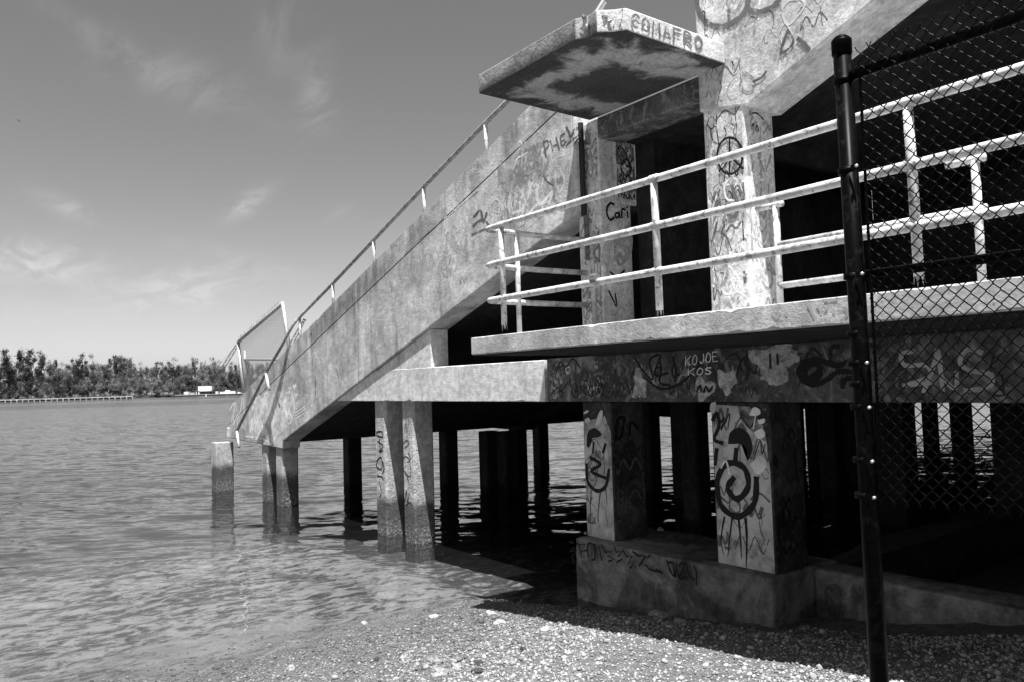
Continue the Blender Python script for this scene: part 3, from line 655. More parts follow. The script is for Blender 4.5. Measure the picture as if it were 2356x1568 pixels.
def tree(u, topv, d, k, q, wide=1., label=None, group=None, name='pine_tree'):
    b = far(u, 900, BANK_Z, d); t_ = ray(u, topv)*d; H = t_[2]-BANK_Z
    c = [v for v in VAR if v[2] == k]; tm, cm, _ = c[q % len(c)]
    if name == 'shore_shrub': b = b-np.array([0, 0, 1.6])
    e = empty(name, label, 'tree', tuple(b), group); e.rotation_euler.z = RND.uniform(0, 6.28); s = H/20.; e.scale = (s*wide, s*wide, s)
    for nm, me in (('trunk', tm), ('crown', cm)):
        o = bpy.data.objects.new(nm, me); COL.objects.link(o); o.parent = e
big = [(-60, 818, 440), (-18, 813, 444), (14, 812, 438), (44, 811, 442), (72, 813, 439), (95, 822, 441)]
for i, (u, v, d) in enumerate(big):
    tree(u, v, d, 0, i, 1.15, f'tall dense dark pine, {["first", "second", "third", "fourth", "fifth", "sixth"][i]} from the left end of the far shore', 'tall dark pines at the left')
tree(122, 845, 446, 2, 1, .7, 'thin bare pale tree in the gap beside the tall dark pines')
i = 0; u = 118.
ORD = ['first', 'second', 'third', 'fourth', 'fifth', 'sixth', 'seventh', 'eighth', 'ninth', 'tenth', 'eleventh', 'twelfth', 'thirteenth', 'fourteenth', 'fifteenth', 'sixteenth', 'seventeenth', 'eighteenth', 'nineteenth', 'twentieth']
ORD += ['twenty-'+q for q in ORD[:9]]+['thirtieth']+['thirty-'+q for q in ORD[:9]]+['fortieth']+['forty-'+q for q in ORD[:9]]+['fiftieth']+['fifty-'+q for q in ORD[:9]]+['sixtieth']
TONE = ['dark', 'grey green', 'pale dry']
while u < 730:
    v = 840 + (-8 if 190 < u < 285 else 0)+RND.uniform(-13, 7)-.012*(u-200); k = RND.choice([1, 1, 2, 2, 0]) if u > 300 else RND.choice([1, 1, 0, 2])
    tree(u, v, RND.uniform(446, 470), k, i, RND.uniform(.8, 1.1), f'{TONE[k]} pine, {ORD[i]} to the right of the tall dark clump', 'pines of the far tree line'); i += 1; u += RND.uniform(10.5, 14)
u = -60.; i = 0
while u < 730:
    k = RND.choice([1, 1, 2, 0])
    tree(u, 872+RND.uniform(-12, 9)-.02*u+(6 if u < 120 else 0), RND.uniform(434, 440), k, i, 1.5, f'low {TONE[k]} shrub on the far waterline, {ORD[i]} from the left', 'shrubs along the far waterline', 'shore_shrub'); i += 1; u += RND.uniform(13, 19)

sw = empty('seawall', 'low pale concrete seawall on short posts along the far shore at left', 'seawall', tuple(far(100, 900, WATER_Z, 425)))
M['seawall'] = simple('bleached seawall concrete', .34, .9, .3, .5)
def seg(a, b, z0, z1, th):
    a = np.array(a[:2]); b = np.array(b[:2]); n = (b-a)/np.linalg.norm(b-a); n = np.array([-n[1], n[0]])*th
    pts = [a, b, b+n, a+n]; return MB().prism_z([tuple(p) for p in pts], z0, z1)
sa, sb = far(-160, 900, 0, 425), far(305, 900, 0, 425)
thing_part(seg(sa, sb, WATER_Z+.75, WATER_Z+1.35, 1.2), 'cap', 'seawall', sw, False)
for i in range(36):
    s = i/35; p = sa*(1-s)+sb*s; thing_part(MB().box(p[0]-.25, p[0]+.25, p[1]-.35, p[1]+.15, WATER_Z-1, WATER_Z+.75), 'post', 'seawall', sw, False)
thing_part(seg(far(-160, 900, 0, 425.8), far(305, 900, 0, 425.8), WATER_Z-1, WATER_Z+.75, .3), 'wall', 'rock_dark', sw, False)

M['hull'] = simple('dark barge steel', .03, .7, .3, .5); M['cab'] = simple('white crane cab', .8, .5, .08, 1); M['boom'] = simple('dark lattice steel', .05, .6, .2, 1)
def bar(a, b, r): return MB().tube([a, b], r, 5)
BD = 428.
brg = empty('work_barge', 'low dark work barge with white deck gear moored before the far trees', 'barge', tuple(far(480, 900, WATER_Z, BD)))
ba, bb = far(404, 900, 0, BD), far(655, 900, 0, BD)
thing_part(seg(ba, bb, WATER_Z-.5, WATER_Z+.75, 9.), 'hull', 'hull', brg, False)
thing_part(seg(far(402, 900, 0, BD-.1), far(657, 900, 0, BD-.1), WATER_Z+.75, WATER_Z+1.05, 9.3), 'deck', 'galv', brg, False)
def fbox(u0, u1, v0, v1, d, dep=2.5):                   # a deck box by its outline seen from the beach
    z0 = (ray((u0+u1)/2, v1)*d)[2]; z1 = (ray((u0+u1)/2, v0)*d)[2]; return seg(far(u0, 900, 0, d), far(u1, 900, 0, d), z0, z1, dep)
for (u0, u1, v0, v1, mt) in ((423, 433, 900, 906, 'cab'), (436, 447, 902, 906, 'galv'), (451, 458, 900, 907, 'cab'), (496, 500, 899, 906, 'cab'), (506, 512, 900, 905, 'cab'), (514, 541, 899, 905, 'cab'), (518, 526, 896, 899, 'cab'), (543, 552, 901, 905, 'cab')):
    thing_part(fbox(u0, u1, v0, v1, BD+2), 'deck_gear', mt, brg, False)
for (u0, v0) in ((454, 874), (544, 868)):
    p = far(u0, 900, 0, BD+1); z1 = (ray(u0, v0)*(BD+1))[2]; thing_part(MB().tube([(p[0], p[1], WATER_Z-2), (p[0], p[1], z1)], .35, 8), 'spud_pole', 'hull', brg, False)
def crane(u0, u1, v0, v1, base, tip, label):
    c = empty('crane', label, 'crane', tuple(far((u0+u1)/2, 900, WATER_Z+1.05, BD+3)))
    thing_part(fbox(u0, u1, v0, v1, BD+3, 3.5), 'cab', 'cab', c, False); thing_part(fbox(u0+3, u1-4, v1, 905, BD+3.4, 2.8), 'undercarriage', 'hull', c, False)
    thing_part(fbox(u0, u0+5, v1, v1+4, BD+2.8, 1), 'counterweight', 'hull', c, False)
    a = np.array(ray(*base)*(BD+3)); b = np.array(ray(*tip)*(BD+3)); ax = (b-a)/np.linalg.norm(b-a); sd = np.cross(ax, CF); sd /= np.linalg.norm(sd); dp = np.cross(ax, sd)
    m = MB(); wdt = .85; N = 16
    cor = lambda s, i, j: a+(b-a)*s+sd*i*wdt*(1-.5*abs(2*s-1)**3)+dp*j*wdt*.8
    for i in (-1, 1):
        for j in (-1, 1): m.tube([cor(s, i, j) for s in (0, .25, .5, .75, 1)], .12, 4)
    for k in range(N):
        s0, s1 = k/N, (k+1)/N; q = 1 if k % 2 else -1
        for j in (-1, 1): m.tube([cor(s0, q, j), cor(s1, -q, j)], .07, 3, False)
    thing_part(m, 'boom', 'boom', c, False)
    thing_part(MB().tube([b+ax*.5+CR*.9, b+ax*1.2-CR*.9], .55, 6), 'boom_head', 'hull', c, False)
    thing_part(bar(np.array(ray((u0+u1)/2-8, v0-3)*(BD+3)), b, .05), 'pendant_line', 'boom', c, False)
crane(455, 487, 887, 898.5, (487, 887), (550, 786), 'white lattice-boom crane on the open part of the barge')
crane(600, 634, 886, 898, (640, 846), (699, 739), 'lattice-boom crane whose tip shows behind the bent handrail')
bu = far(474, 900, WATER_Z, 425); tag(MB().tube([(bu[0], bu[1], WATER_Z-.3), (bu[0], bu[1], WATER_Z+.4), (bu[0], bu[1], WATER_Z+1.1)], .35, 8, True, .12).build('buoy', M['cab']), 'small white buoy floating in front of the barge', 'buoy')
for (u, v, d, s, lab) in ((46, 279.5, 120., .5, 'small dark bird alone in the upper left of the sky'), (700-12, 0, 1, 0, None)):
    if not lab: continue
    c = ray(u, v)*d; b = empty('bird', lab, 'bird', tuple(c))
    thing_part(MB().tube([c-CR*.35*s, c, c+CR*.4*s], .09*s, 6, True, .03), 'body', 'hull', b, False)
    for q in (-1, 1): thing_part(MB().add([c+CF*.1*q, c+CF*.9*q*s+CU*.3*s-CR*.1, c+CF*.8*q*s+CU*.25*s-CR*.25, c-CR*.12+CF*.1*q], [(0, 1, 2, 3)]), 'wing', 'hull', b, False)

# ------------------------------------------------------------------ pebbles and loose rocks on the beach
ico = bmesh.new(); bmesh.ops.create_icosphere(ico, subdivisions=1, radius=1.0)
IV = np.array([v.co[:] for v in ico.verts]); IF = np.array([[v.index for v in f.verts] for f in ico.faces]); ico.free()
N = 64000
px = rng.uniform(-8.3, -.6, N*2); py = rng.uniform(.9, 6.4, N*2)
dens = np.clip((px+8.2)/2.6, .04, 1)*np.clip(.55+1.5*(vnoise(px*1.1, py*1.1, 31)+.15), .15, 1.2)
keepm = (rng.random(N*2) < dens*.95) & ~((py > 6.0) & (px < -4.2)); px = px[keepm][:N]; py = py[keepm][:N]; N = len(px)
sz = np.clip(rng.lognormal(-4.95, .45, N), .004, .032)*np.where(px > -7.6, 1, .8)
sc = np.stack([sz*rng.uniform(.8, 1.5, N), sz*rng.uniform(.7, 1.1, N), sz*rng.uniform(.55, 1.0, N)], -1); an = rng.uniform(0, 6.28, N)
V = IV[None]*(1+rng.uniform(-.22, .22, (N, len(IV), 1)))*sc[:, None, :]
V = np.stack([V[..., 0]*np.cos(an)[:, None]-V[..., 1]*np.sin(an)[:, None], V[..., 0]*np.sin(an)[:, None]+V[..., 1]*np.cos(an)[:, None], V[..., 2]], -1)
V += np.stack([px, py, ground_z(px, py)+sz*.3], -1)[:, None, :]
Fa = (IF[None]+(np.arange(N)*len(IV))[:, None, None]).reshape(-1, 3)
me = bpy.data.meshes.new('pebbles'); me.vertices.add(N*len(IV)); me.vertices.foreach_set('co', V.ravel()); me.loops.add(Fa.size); me.loops.foreach_set('vertex_index', Fa.ravel().astype(np.int32))
me.polygons.add(len(Fa)); me.polygons.foreach_set('loop_start', np.arange(0, Fa.size, 3, dtype=np.int32)); me.update(calc_edges=True); me.materials.append(M['pebble'])
o = bpy.data.objects.new('pebbles', me); COL.objects.link(o); tag(o, 'pale pebbles and shell fragments scattered over the beach', 'pebbles', None, 'stuff')
def on_ground(u, v):
    d = ray(u, v); t_ = 2.
    for _ in range(60):
        p = d*t_; gzv = float(ground_z(np.array([p[0]]), np.array([p[1]]))[0]); t_ *= 1+.5*(gzv/p[2]-1)
    return d*t_
def rock(u, v, w, hgt, mat, label, seed, ang=0., name='rock'):
    p = on_ground(u, v); D = float(p@CF); r = w/2*D/FOC
    bm = bmesh.new(); bmesh.ops.create_icosphere(bm, subdivisions=3, radius=1.)
    from mathutils import noise
    for q in bm.verts:
        k = 1+.45*noise.noise(q.co*1.3+Vector((seed, 0, 0)))+.22*noise.noise(q.co*3.3+Vector((0, seed, 0)))
        q.co = Vector((q.co.x*k*r, q.co.y*k*r*.75, max(q.co.z, -.4)*k*r*hgt))
    me = bpy.data.meshes.new('rock'); bm.to_mesh(me); bm.free(); me.materials.append(M[mat])
    o = bpy.data.objects.new(name, me); COL.objects.link(o); o.location = p+np.array([0, 0, r*hgt*.25]); o.rotation_euler.z = ang; tag(o, label, 'rock')
for i, a in enumerate([(1012, 1552, 40, .7, 'rock', 'round pale holed rock at the bottom edge of the beach'), (928, 1520, 24, .9, 'rock', 'pointed white stone left of the rocks at the bottom edge'),
        (1052, 1538, 26, .7, 'rock', 'white stone just right of the round holed rock'), (1100, 1524, 30, .35, 'rock_dark', 'flat dark slab of rock above the pale bottom stones'),
        (1100, 1545, 34, .4, 'rock_dark', 'larger dark flat rock right of the pale bottom stones'), (1258, 1448, 36, .28, 'rock', 'thin pale shell slab lying near the shadow edge'),
        (1150, 1432, 28, .4, 'rock', 'grey rock lying at the waterline near the shadow tip'), (1518, 1420, 52, .45, 'rock', 'broad grey rock lying in the shade before the footing'),
        (1568, 1432, 34, .45, 'rock', 'smaller grey rock beside the broad one in the shade'), (672, 1575-36, 22, .7, 'rock', 'pale lump of rock on the left part of the gravel'),
        (866, 1517, 16, .7, 'rock_dark', 'small dark stone on the gravel below the pair of piles'), (1130, 1410, 26, .3, 'rock', 'flat pale stone just under the shallow water'),
        (1000, 1418, 30, .25, 'rock', 'thin pale strip of rock breaking the shallow water'), (838, 1433, 20, .5, 'rock', 'white shell lump at the edge of the shallows'),
        (1205, 1497, 20, .8, 'rock_dark', 'dark pebble cluster stone in the sunlit gravel'), (1340, 1505, 18, .6, 'rock', 'pale stone on the gravel right of the shell slab')]):
    rock(*a[:5], a[5], i*3.7+1., RND.uniform(-.6, .6))
rk = MB()
o = bpy.data.objects.new('rock', bpy.data.objects['rock'].data.copy()); COL.objects.link(o); o.location = (-6.5, 7.05, -1.81); o.scale = (.6, .6, .6); tag(o, 'grey lump of rubble left on top of the footing between the piers', 'rock')
o = bpy.data.objects.new('rock', bpy.data.objects['rock'].data.copy()); COL.objects.link(o); o.location = (-7.0, 6.3, -1.82); o.scale = (.3, .3, .4); tag(o, 'small stone on the water-side corner of the footing', 'rock')

# ------------------------------------------------------------------ graffiti: thin paint strokes on the faces where they were sprayed
def smooth(pts, sub=5):
    if len(pts) < 3: return [np.array(p, float) for p in pts]
    P_ = [np.array(p, float) for p in pts]; out = []
    for i in range(len(P_)-1):
        p0, p1, p2, p3 = P_[max(i-1, 0)], P_[i], P_[i+1], P_[min(i+2, len(P_)-1)]
        for k in range(sub):
            t_ = k/sub; out.append(.5*((2*p1)+(-p0+p2)*t_+(2*p0-5*p1+4*p2-p3)*t_**2+(-p0+3*p1-3*p2+p3)*t_**3))
    return out+[P_[-1]]
class Paint:
    LAY = 0
    def __init__(s, axis, val, sign): s.ax, s.val, s.sg = axis, val, sign; s.mb = MB(); s.lift = 0.
    def ribbon(s, pts2, w, curve=True, taper=False, jit=.12):       # pts2 in the face's own plane (metres)
        pts = smooth(pts2) if curve else [np.array(p, float) for p in pts2]
        n = len(pts); vs = []; s.lift += 5e-5
        for i, p in enumerate(pts):
            d = pts[min(i+1, n-1)]-pts[max(i-1, 0)]; L = np.linalg.norm(d); d = d/L if L > 1e-9 else np.array([1., 0]); nn = np.array([-d[1], d[0]])
            ww = w*.5*(1+jit*math.sin(i*1.7+s.lift*6e4))*((1-.7*i/max(1, n-1)) if taper else 1.)
            if i == 0: p = p-d*w*.25
            if i == n-1: p = p+d*w*.25
            for q in (-1, 1): vs.append(s.lifted(p+nn*ww*q, i*4e-7))
        s.mb.add(vs, [(2*i, 2*i+1, 2*i+3, 2*i+2) if s.sg*(1 if s.ax == 1 else -1) > 0 else (2*i, 2*i+2, 2*i+3, 2*i+1) for i in range(n-1)])
    def blob(s, pts2, curve=True):
        pts = smooth(list(pts2)+[pts2[0]])[:-1] if curve else pts2
        s.lift += 5e-5; c = np.mean(np.array(pts), 0); n = len(pts)
        s.mb.add([s.lifted(c)]+[s.lifted(p) for p in pts], [(0, i+1, (i+1) % n+1) for i in range(n)])
    def lifted(s, p, e=0.):
        v = s.val+s.sg*(s.lift+e); return (p[0], v, p[1]) if s.ax == 1 else (v, p[0], p[1])
    def px(s, u, v):                                                # photograph point -> face plane
        q = at(u, v, s.ax, s.val); return (q[0], q[2]) if s.ax == 1 else (q[1], q[2])
    def scale(s, u, v): return float(at(u, v, s.ax, s.val)@CF)/FOC
    def done(s, mat, parent, label=None, name='graffiti'):
        if not s.mb.v: return
        o = s.mb.build(name, M[mat]); o.parent = parent
        o.matrix_parent_inverse = parent.matrix_parent_inverse.copy() if False else Matrix.Identity(4)
        if parent.parent is not None: o.matrix_parent_inverse = Matrix.Identity(4)
        o['kind'] = 'stuff'
        if label: o['label'] = label
        return o
def draw(parent, axis, val, sign, mat, zf, items, label=None, name='graffiti'):
    val += sign*.0016
    p = Paint(axis, val, sign)
    for it in items:
        w, pts = it[0], it[1]; q = [zf(a) for a in pts]; loc = [p.px(*a) for a in q]
        if w == 0: p.blob(loc)
        else: p.ribbon(loc, w*p.scale(*q[0]), curve=not (len(it) > 2 and it[2] == 'L'), taper=len(it) > 2 and it[2] == 'T')
    return p.done(mat, parent, label, name)
FONT = {'A': [[(0, 0), (.5, 1), (1, 0)], [(.2, .4), (.8, .4)]], 'B': [[(0, 0), (0, 1), (.7, .95), (.75, .65), (.05, .52), (.85, .45), (.8, .05), (0, 0)]], 'C': [[(1, .85), (.5, 1), (.05, .6), (.1, .2), (.5, 0), (1, .15)]],
 'E': [[(1, 1), (0, 1), (0, .5), (.8, .52)], [(0, .5), (0, 0), (1, 0)]], 'F': [[(1, 1), (0, .95), (0, 0)], [(0, .5), (.75, .55)]], 'H': [[(0, 0), (0, 1)], [(1, 0), (1, 1)], [(0, .5), (1, .5)]], 'I': [[(.5, 0), (.5, 1)]],
 'J': [[(.9, 1), (.9, .3), (.5, 0), (.1, .25)]], 'K': [[(0, 0), (0, 1)], [(1, 1), (.05, .45), (1, 0)]], 'L': [[(0, 1), (0, 0), (1, 0)]], 'M': [[(0, 0), (.1, 1), (.5, .35), (.9, 1), (1, 0)]], 'N': [[(0, 0), (0, 1), (1, 0), (1, 1)]],
 'O': [[(.5, 1), (.05, .7), (.1, .2), (.5, 0), (.92, .25), (.95, .72), (.5, 1)]], 'P': [[(0, 0), (0, 1), (.8, .9), (.85, .6), (.05, .48)]], 'R': [[(0, 0), (0, 1), (.8, .9), (.8, .6), (.05, .5), (1, 0)]], 'S': [[(.95, .88), (.4, 1), (.1, .72), (.5, .52), (.92, .3), (.5, 0), (.05, .12)]],
 'T': [[(0, 1), (1, 1)], [(.5, 1), (.5, 0)]], 'U': [[(0, 1), (.05, .2), (.5, 0), (.95, .2), (1, 1)]], 'V': [[(0, 1), (.5, 0), (1, 1)]], 'W': [[(0, 1), (.25, 0), (.5, .7), (.75, 0), (1, 1)]], 'X': [[(0, 0), (1, 1)], [(0, 1), (1, 0)]], 'Y': [[(0, 1), (.5, .5), (1, 1)], [(.5, .5), (.5, 0)]],
 'Z': [[(0, 1), (1, 1), (0, 0), (1, 0)]], '2': [[(.05, .8), (.5, 1), (.9, .75), (.05, 0), (1, 0)]], '0': [[(.5, 1), (.1, .5), (.5, 0), (.9, .5), (.5, 1)]], '1': [[(.3, .8), (.5, 1), (.5, 0)]], '6': [[(.8, 1), (.2, .6), (.15, .2), (.5, 0), (.85, .25), (.5, .5), (.2, .4)]], '!': [[(.5, 1), (.5, .3)], [(.5, .1), (.5, 0)]], "'": [[(.5, 1), (.45, .75)]]}
def write(parent, axis, val, sign, mat, text, zf, p0, p1, h, w, gap=.3, label=None, curve=True, jit=.05):
    # text along the line p0-p1, letters h tall; all in crop coordinates, laid on the face itself
    val += sign*.0022; pa = Paint(axis, val, sign); n = len(text); d = np.array(p1, float)-np.array(p0, float); step = d/n
    for i, ch in enumerate(text):
        if ch not in FONT: continue
        for st in FONT[ch]:
            pts = [zf(tuple(np.array(p0)+step*(i+a*(1-gap)+RND.uniform(-jit, jit))-np.array([0, h*(b+RND.uniform(-jit, jit))]))) for a, b in st]
            pa.ribbon([pa.px(*q) for q in pts], w*pa.scale(*pts[0]), curve=curve and ch in 'BCOSJUPR2063')
    return pa.done(mat, parent, label)
def scribble(parent, axis, val, sign, mat, rect, n, w, seed, size=.35, label=None, ok=None):
    # loose abstract squiggles over a face: rect = (a0, a1, z0, z1) in metres
    r = random.Random(seed); pa = Paint(axis, val, sign); a0, a1, z0, z1 = rect
    for i in range(n):
        c = np.array([r.uniform(a0, a1), r.uniform(z0, z1)]); s_ = size*r.uniform(.4, 1.1); k = r.randint(3, 8); kind = r.random(); pts = []
        for j in range(k):
            if kind < .45: q = c+np.array([(j/(k-1)-.5)*s_*1.4, (.5 if j % 2 else -.5)*s_*r.uniform(.3, .9)])
            elif kind < .8: q = c+np.array([math.cos(j*1.1+seed)*s_*.4*r.uniform(.6, 1.2), math.sin(j*1.1+seed)*s_*.5*r.uniform(.6, 1.2)])
            else: q = c+np.array([r.uniform(-.12, .12)*s_, (.5-j/(k-1))*s_*1.3])
            pts.append(np.array([min(max(q[0], a0+.02), a1-.02), min(max(q[1], z0+.02), z1-.02)]))
        if ok and not all(ok(*p) for p in pts): continue
        pa.ribbon(pts, w*r.uniform(.35, 1.6), taper=r.random() < .25)
    return pa.done(mat, parent, label)

I_ = lambda p: p                                                      # working coordinates as they are
ZC = zoomed(1250, 250, 350/1829); ZP = zoomed(1650, 200, 300/784); ZB = zoomed(1100, 450, 800/2091); ZR = zoomed(1800, 500, 700/1829)
ZQ = zoomed(1300, 900, 900/2171); ZF = zoomed(1050, 1250, 650/2356); ZL = zoomed(540, 730, 300/1176); ZH = zoomed(1100, 0, 800/2281); ZI = zoomed(880, 930, 240/855); ZU = zoomed(1800, 0, 700/1996)
yw, yb2, yc, yp, yf = WALL_Y-.0008, BEAM_Y+.002-.0008, COL_Y-.0008, PIER_Y-.0008, 6.16-.040
# --- parapet wall
scribble(wall, 1, yw, -1, 'pale', (-9.8, -6.95, 2.0, 2.6), 26, .035, 3, .5)
scribble(wall, 1, yw, -1, 'pale', (-8.2, -6.95, 2.2, 3.1), 22, .05, 4, .45)
scribble(wall, 1, yw, -1, 'greyl', (-8.4, -6.95, 2.1, 3.0), 26, .045, 5, .4)
draw(wall, 1, yw, -1, 'greyp', ZC, [(5, [(400, 500), (415, 600), (430, 695)]), (5, [(400, 515), (450, 495), (468, 550), (418, 615)]), (5, [(488, 490), (505, 550), (520, 615)], 'L'), (5, [(560, 445), (580, 520), (602, 600)], 'L'), (4, [(505, 562), (585, 535)], 'L'),
     (5, [(670, 400), (620, 440), (640, 555), (690, 500)]), (4, [(630, 500), (670, 480)]), (6, [(692, 318), (725, 380), (752, 445), (795, 350), (870, 335)])], 'grey block letters near the canopy end of the parapet')
draw(wall, 1, yw, -1, 'greyp', ZC, [(5, [(690, 560), (740, 500), (850, 420), (880, 400)]), (5, [(790, 540), (830, 480), (880, 440)]), (4, [(400, 940), (450, 1010), (520, 1060)])])
draw(wall, 1, yw, -1, 'white', ZC, [(8, [(210, 1440), (300, 1320), (400, 1270), (510, 1150), (470, 1300)]), (6, [(360, 1300), (480, 1260)]), (4, [(20, 860), (70, 720), (120, 690), (200, 640)]), (3, [(80, 520), (100, 490), (130, 530)]), (5, [(200, 1440), (130, 1560)]), (2, [(635, 140), (638, 260), (640, 350)]), (2, [(757, 170), (765, 500), (762, 900)])], 'white strokes and runs')
draw(wall, 1, yw, -1, 'greyp', I_, [(7, [(1090, 500), (1105, 485), (1112, 510), (1120, 490)]), (6, [(1088, 520), (1110, 505), (1125, 520)]), (5, [(1085, 540), (1120, 525)])])
draw(wall, 1, yw, -1, 'pale', I_, [(4, [(1130, 470), (1140, 458), (1150, 468), (1135, 485), (1150, 490)]), (4, [(1155, 485), (1160, 455), (1166, 485), (1172, 450), (1178, 480)]), (3, [(1182, 478), (1186, 446), (1194, 440)])], 'small pale tag')
scribble(wall, 1, yw, -1, 'greyl', (-11.5, -9.2, 1.35, 2.1), 16, .02, 8, .45)
# tags at the low end: bubble letters, hearts, a date
draw(wall, 1, yw, -1, 'whitefill', ZL, [(0, [(270, 1250), (265, 1120), (300, 1020), (345, 925), (385, 940), (400, 1030), (395, 1180), (390, 1330), (280, 1330)]), (0, [(400, 1310), (390, 1100), (395, 940), (430, 885), (470, 930), (465, 1100), (440, 1300)]),
     (0, [(480, 1390), (470, 1120), (490, 930), (530, 910), (560, 1040), (600, 960), (650, 880), (695, 930), (700, 1080), (640, 1210), (570, 1290)])], 'big pale bubble letters at the low end of the parapet')
draw(wall, 1, yw, -1, 'white', ZL, [(4, [(285, 1310), (290, 1120), (340, 930), (385, 960), (370, 1200), (375, 1340)]), (4, [(405, 1200), (410, 950), (440, 890), (465, 950)]), (4, [(620, 900), (660, 880), (697, 950), (690, 1100), (650, 1190), (610, 1060), (620, 930)]), (4, [(490, 950), (530, 1100), (600, 970)]), (3, [(230, 1310), (380, 1325), (480, 1390)]),
     (4, [(80, 1060), (130, 990), (110, 1200), (160, 1100), (150, 1250)]), (4, [(170, 1150), (205, 940), (220, 1090), (180, 1190)]), (3, [(190, 1180), (230, 1250), (240, 1160)]), (3, [(90, 1240), (110, 1100), (130, 1240)])])
for (x, y, s_) in ((655, 845, 22), (702, 825, 26), (585, 775, 20), (550, 890, 30), (716, 910, 30)):
    draw(wall, 1, yw, -1, 'white', ZL, [(0, [(x, y+s_*1.5), (x-s_*.55, y+s_*.3), (x-s_*.5, y-s_*.5), (x, y-s_*.1), (x+s_*.4, y-s_*.7), (x+s_*.6, y), (x+s_*.3, y+s_*.7)])], 'small white heart')
write(wall, 1, yw, -1, 'white', '2016!!', ZL, (712, 1050), (825, 965), 62, 2.2, .25, 'white date tag')
draw(wall, 1, yw, -1, 'white', ZL, [(2.5, [(710, 1085), (800, 1020)]), (2.5, [(715, 1110), (805, 1045)]), (2.5, [(720, 1135), (790, 1090)])])
draw(wall, 1, yw, -1, 'stain', ZL, [(5, [(830, 350), (850, 420), (845, 470)], 'T'), (5, [(860, 330), (868, 400), (860, 460)], 'T'), (6, [(900, 740), (905, 850), (895, 1000)], 'T'), (4, [(1100, 660), (1120, 740), (1135, 840)], 'T')], name='run_off_stain')
draw(wall, 1, yw, -1, 'stain', I_, [(2.2, [(712, 762), (745, 735), (790, 705), (815, 688), (860, 640)]), (2.0, [(930, 590), (960, 555), (1000, 525), (1100, 440)])], name='crack')
# --- cross beam
scribble(beam, 1, yb2, -1, 'black2', (-7.5, -5.1, -.22, .22), 34, .016, 21, .2); scribble(beam, 1, yb2, -1, 'pale', (-7.5, -4.2, -.22, .24), 16, .014, 26, .2)
scribble(beam, 1, yb2, -1, 'greyl', (-7.5, -5.1, -.22, .22), 20, .022, 22, .3)
write(beam, 1, yb2, -1, 'black', 'ATOMIK', ZB, (790, 1340), (975, 1335), 55, 3.2, .3, 'black ATOMIK tag')
draw(beam, 1, yb2, -1, 'black', ZB, [(5, [(1180, 1110), (1230, 1190), (1290, 1240), (1270, 1120), (1340, 1090), (1300, 1210), (1390, 1200)]), (6, [(1330, 1110), (1345, 1180), (1335, 1260), (1400, 1280)]), (6, [(1420, 1100), (1440, 1200), (1430, 1250)]), (6, [(1240, 1230), (1340, 1300), (1460, 1270), (1540, 1200)]), (4, [(680, 1180), (700, 1130), (740, 1160), (780, 1110), (830, 1170)]), (3, [(640, 1340), (690, 1290), (700, 1320), (750, 1260)])])
write(beam, 1, yb2-.0015, -1, 'white', 'KOJOE', ZB, (1500, 1155), (1715, 1120), 60, 3, .3, 'pale KOJOE tag')
write(beam, 1, yb2-.0015, -1, 'white', 'KOS', ZB, (1518, 1215), (1680, 1205), 42, 3, .3, 'pale KOS tag')
draw(beam, 1, yb2, -1, 'black', ZR, [(14, [(520, 1060), (450, 1110), (430, 1040), (500, 1010), (530, 1060), (490, 1120), (400, 1090), (410, 1020), (500, 985), (640, 1020), (760, 980)]), (12, [(420, 1120), (480, 1145), (560, 1120), (650, 1060), (770, 1070)]), (13, [(670, 1160), (690, 1110), (770, 1105)])], 'thick black scroll tag')
draw(beam, 1, yb2-.001, -1, 'letters', ZR, [(10, [(1130, 930), (1050, 950), (1070, 1020), (1200, 1020), (1230, 1090), (1060, 1150)]), (10, [(1190, 1190), (1260, 1000), (1280, 920), (1310, 1180)]), (9, [(1310, 1100), (1390, 1170), (1400, 1060)]), (11, [(1560, 940), (1470, 920), (1420, 1000), (1480, 1050), (1620, 1080), (1600, 1160), (1450, 1180)]), (8, [(1250, 1130), (1100, 1150)])], 'large grey letters behind the fence')
scribble(beam, 1, yb2, -1, 'greyp', (-4.4, 1.5, -.22, .24), 34, .035, 24, .4); scribble(beam, 1, yb2, -1, 'black2', (-5.2, 1.5, -.22, .24), 26, .03, 25, .4)
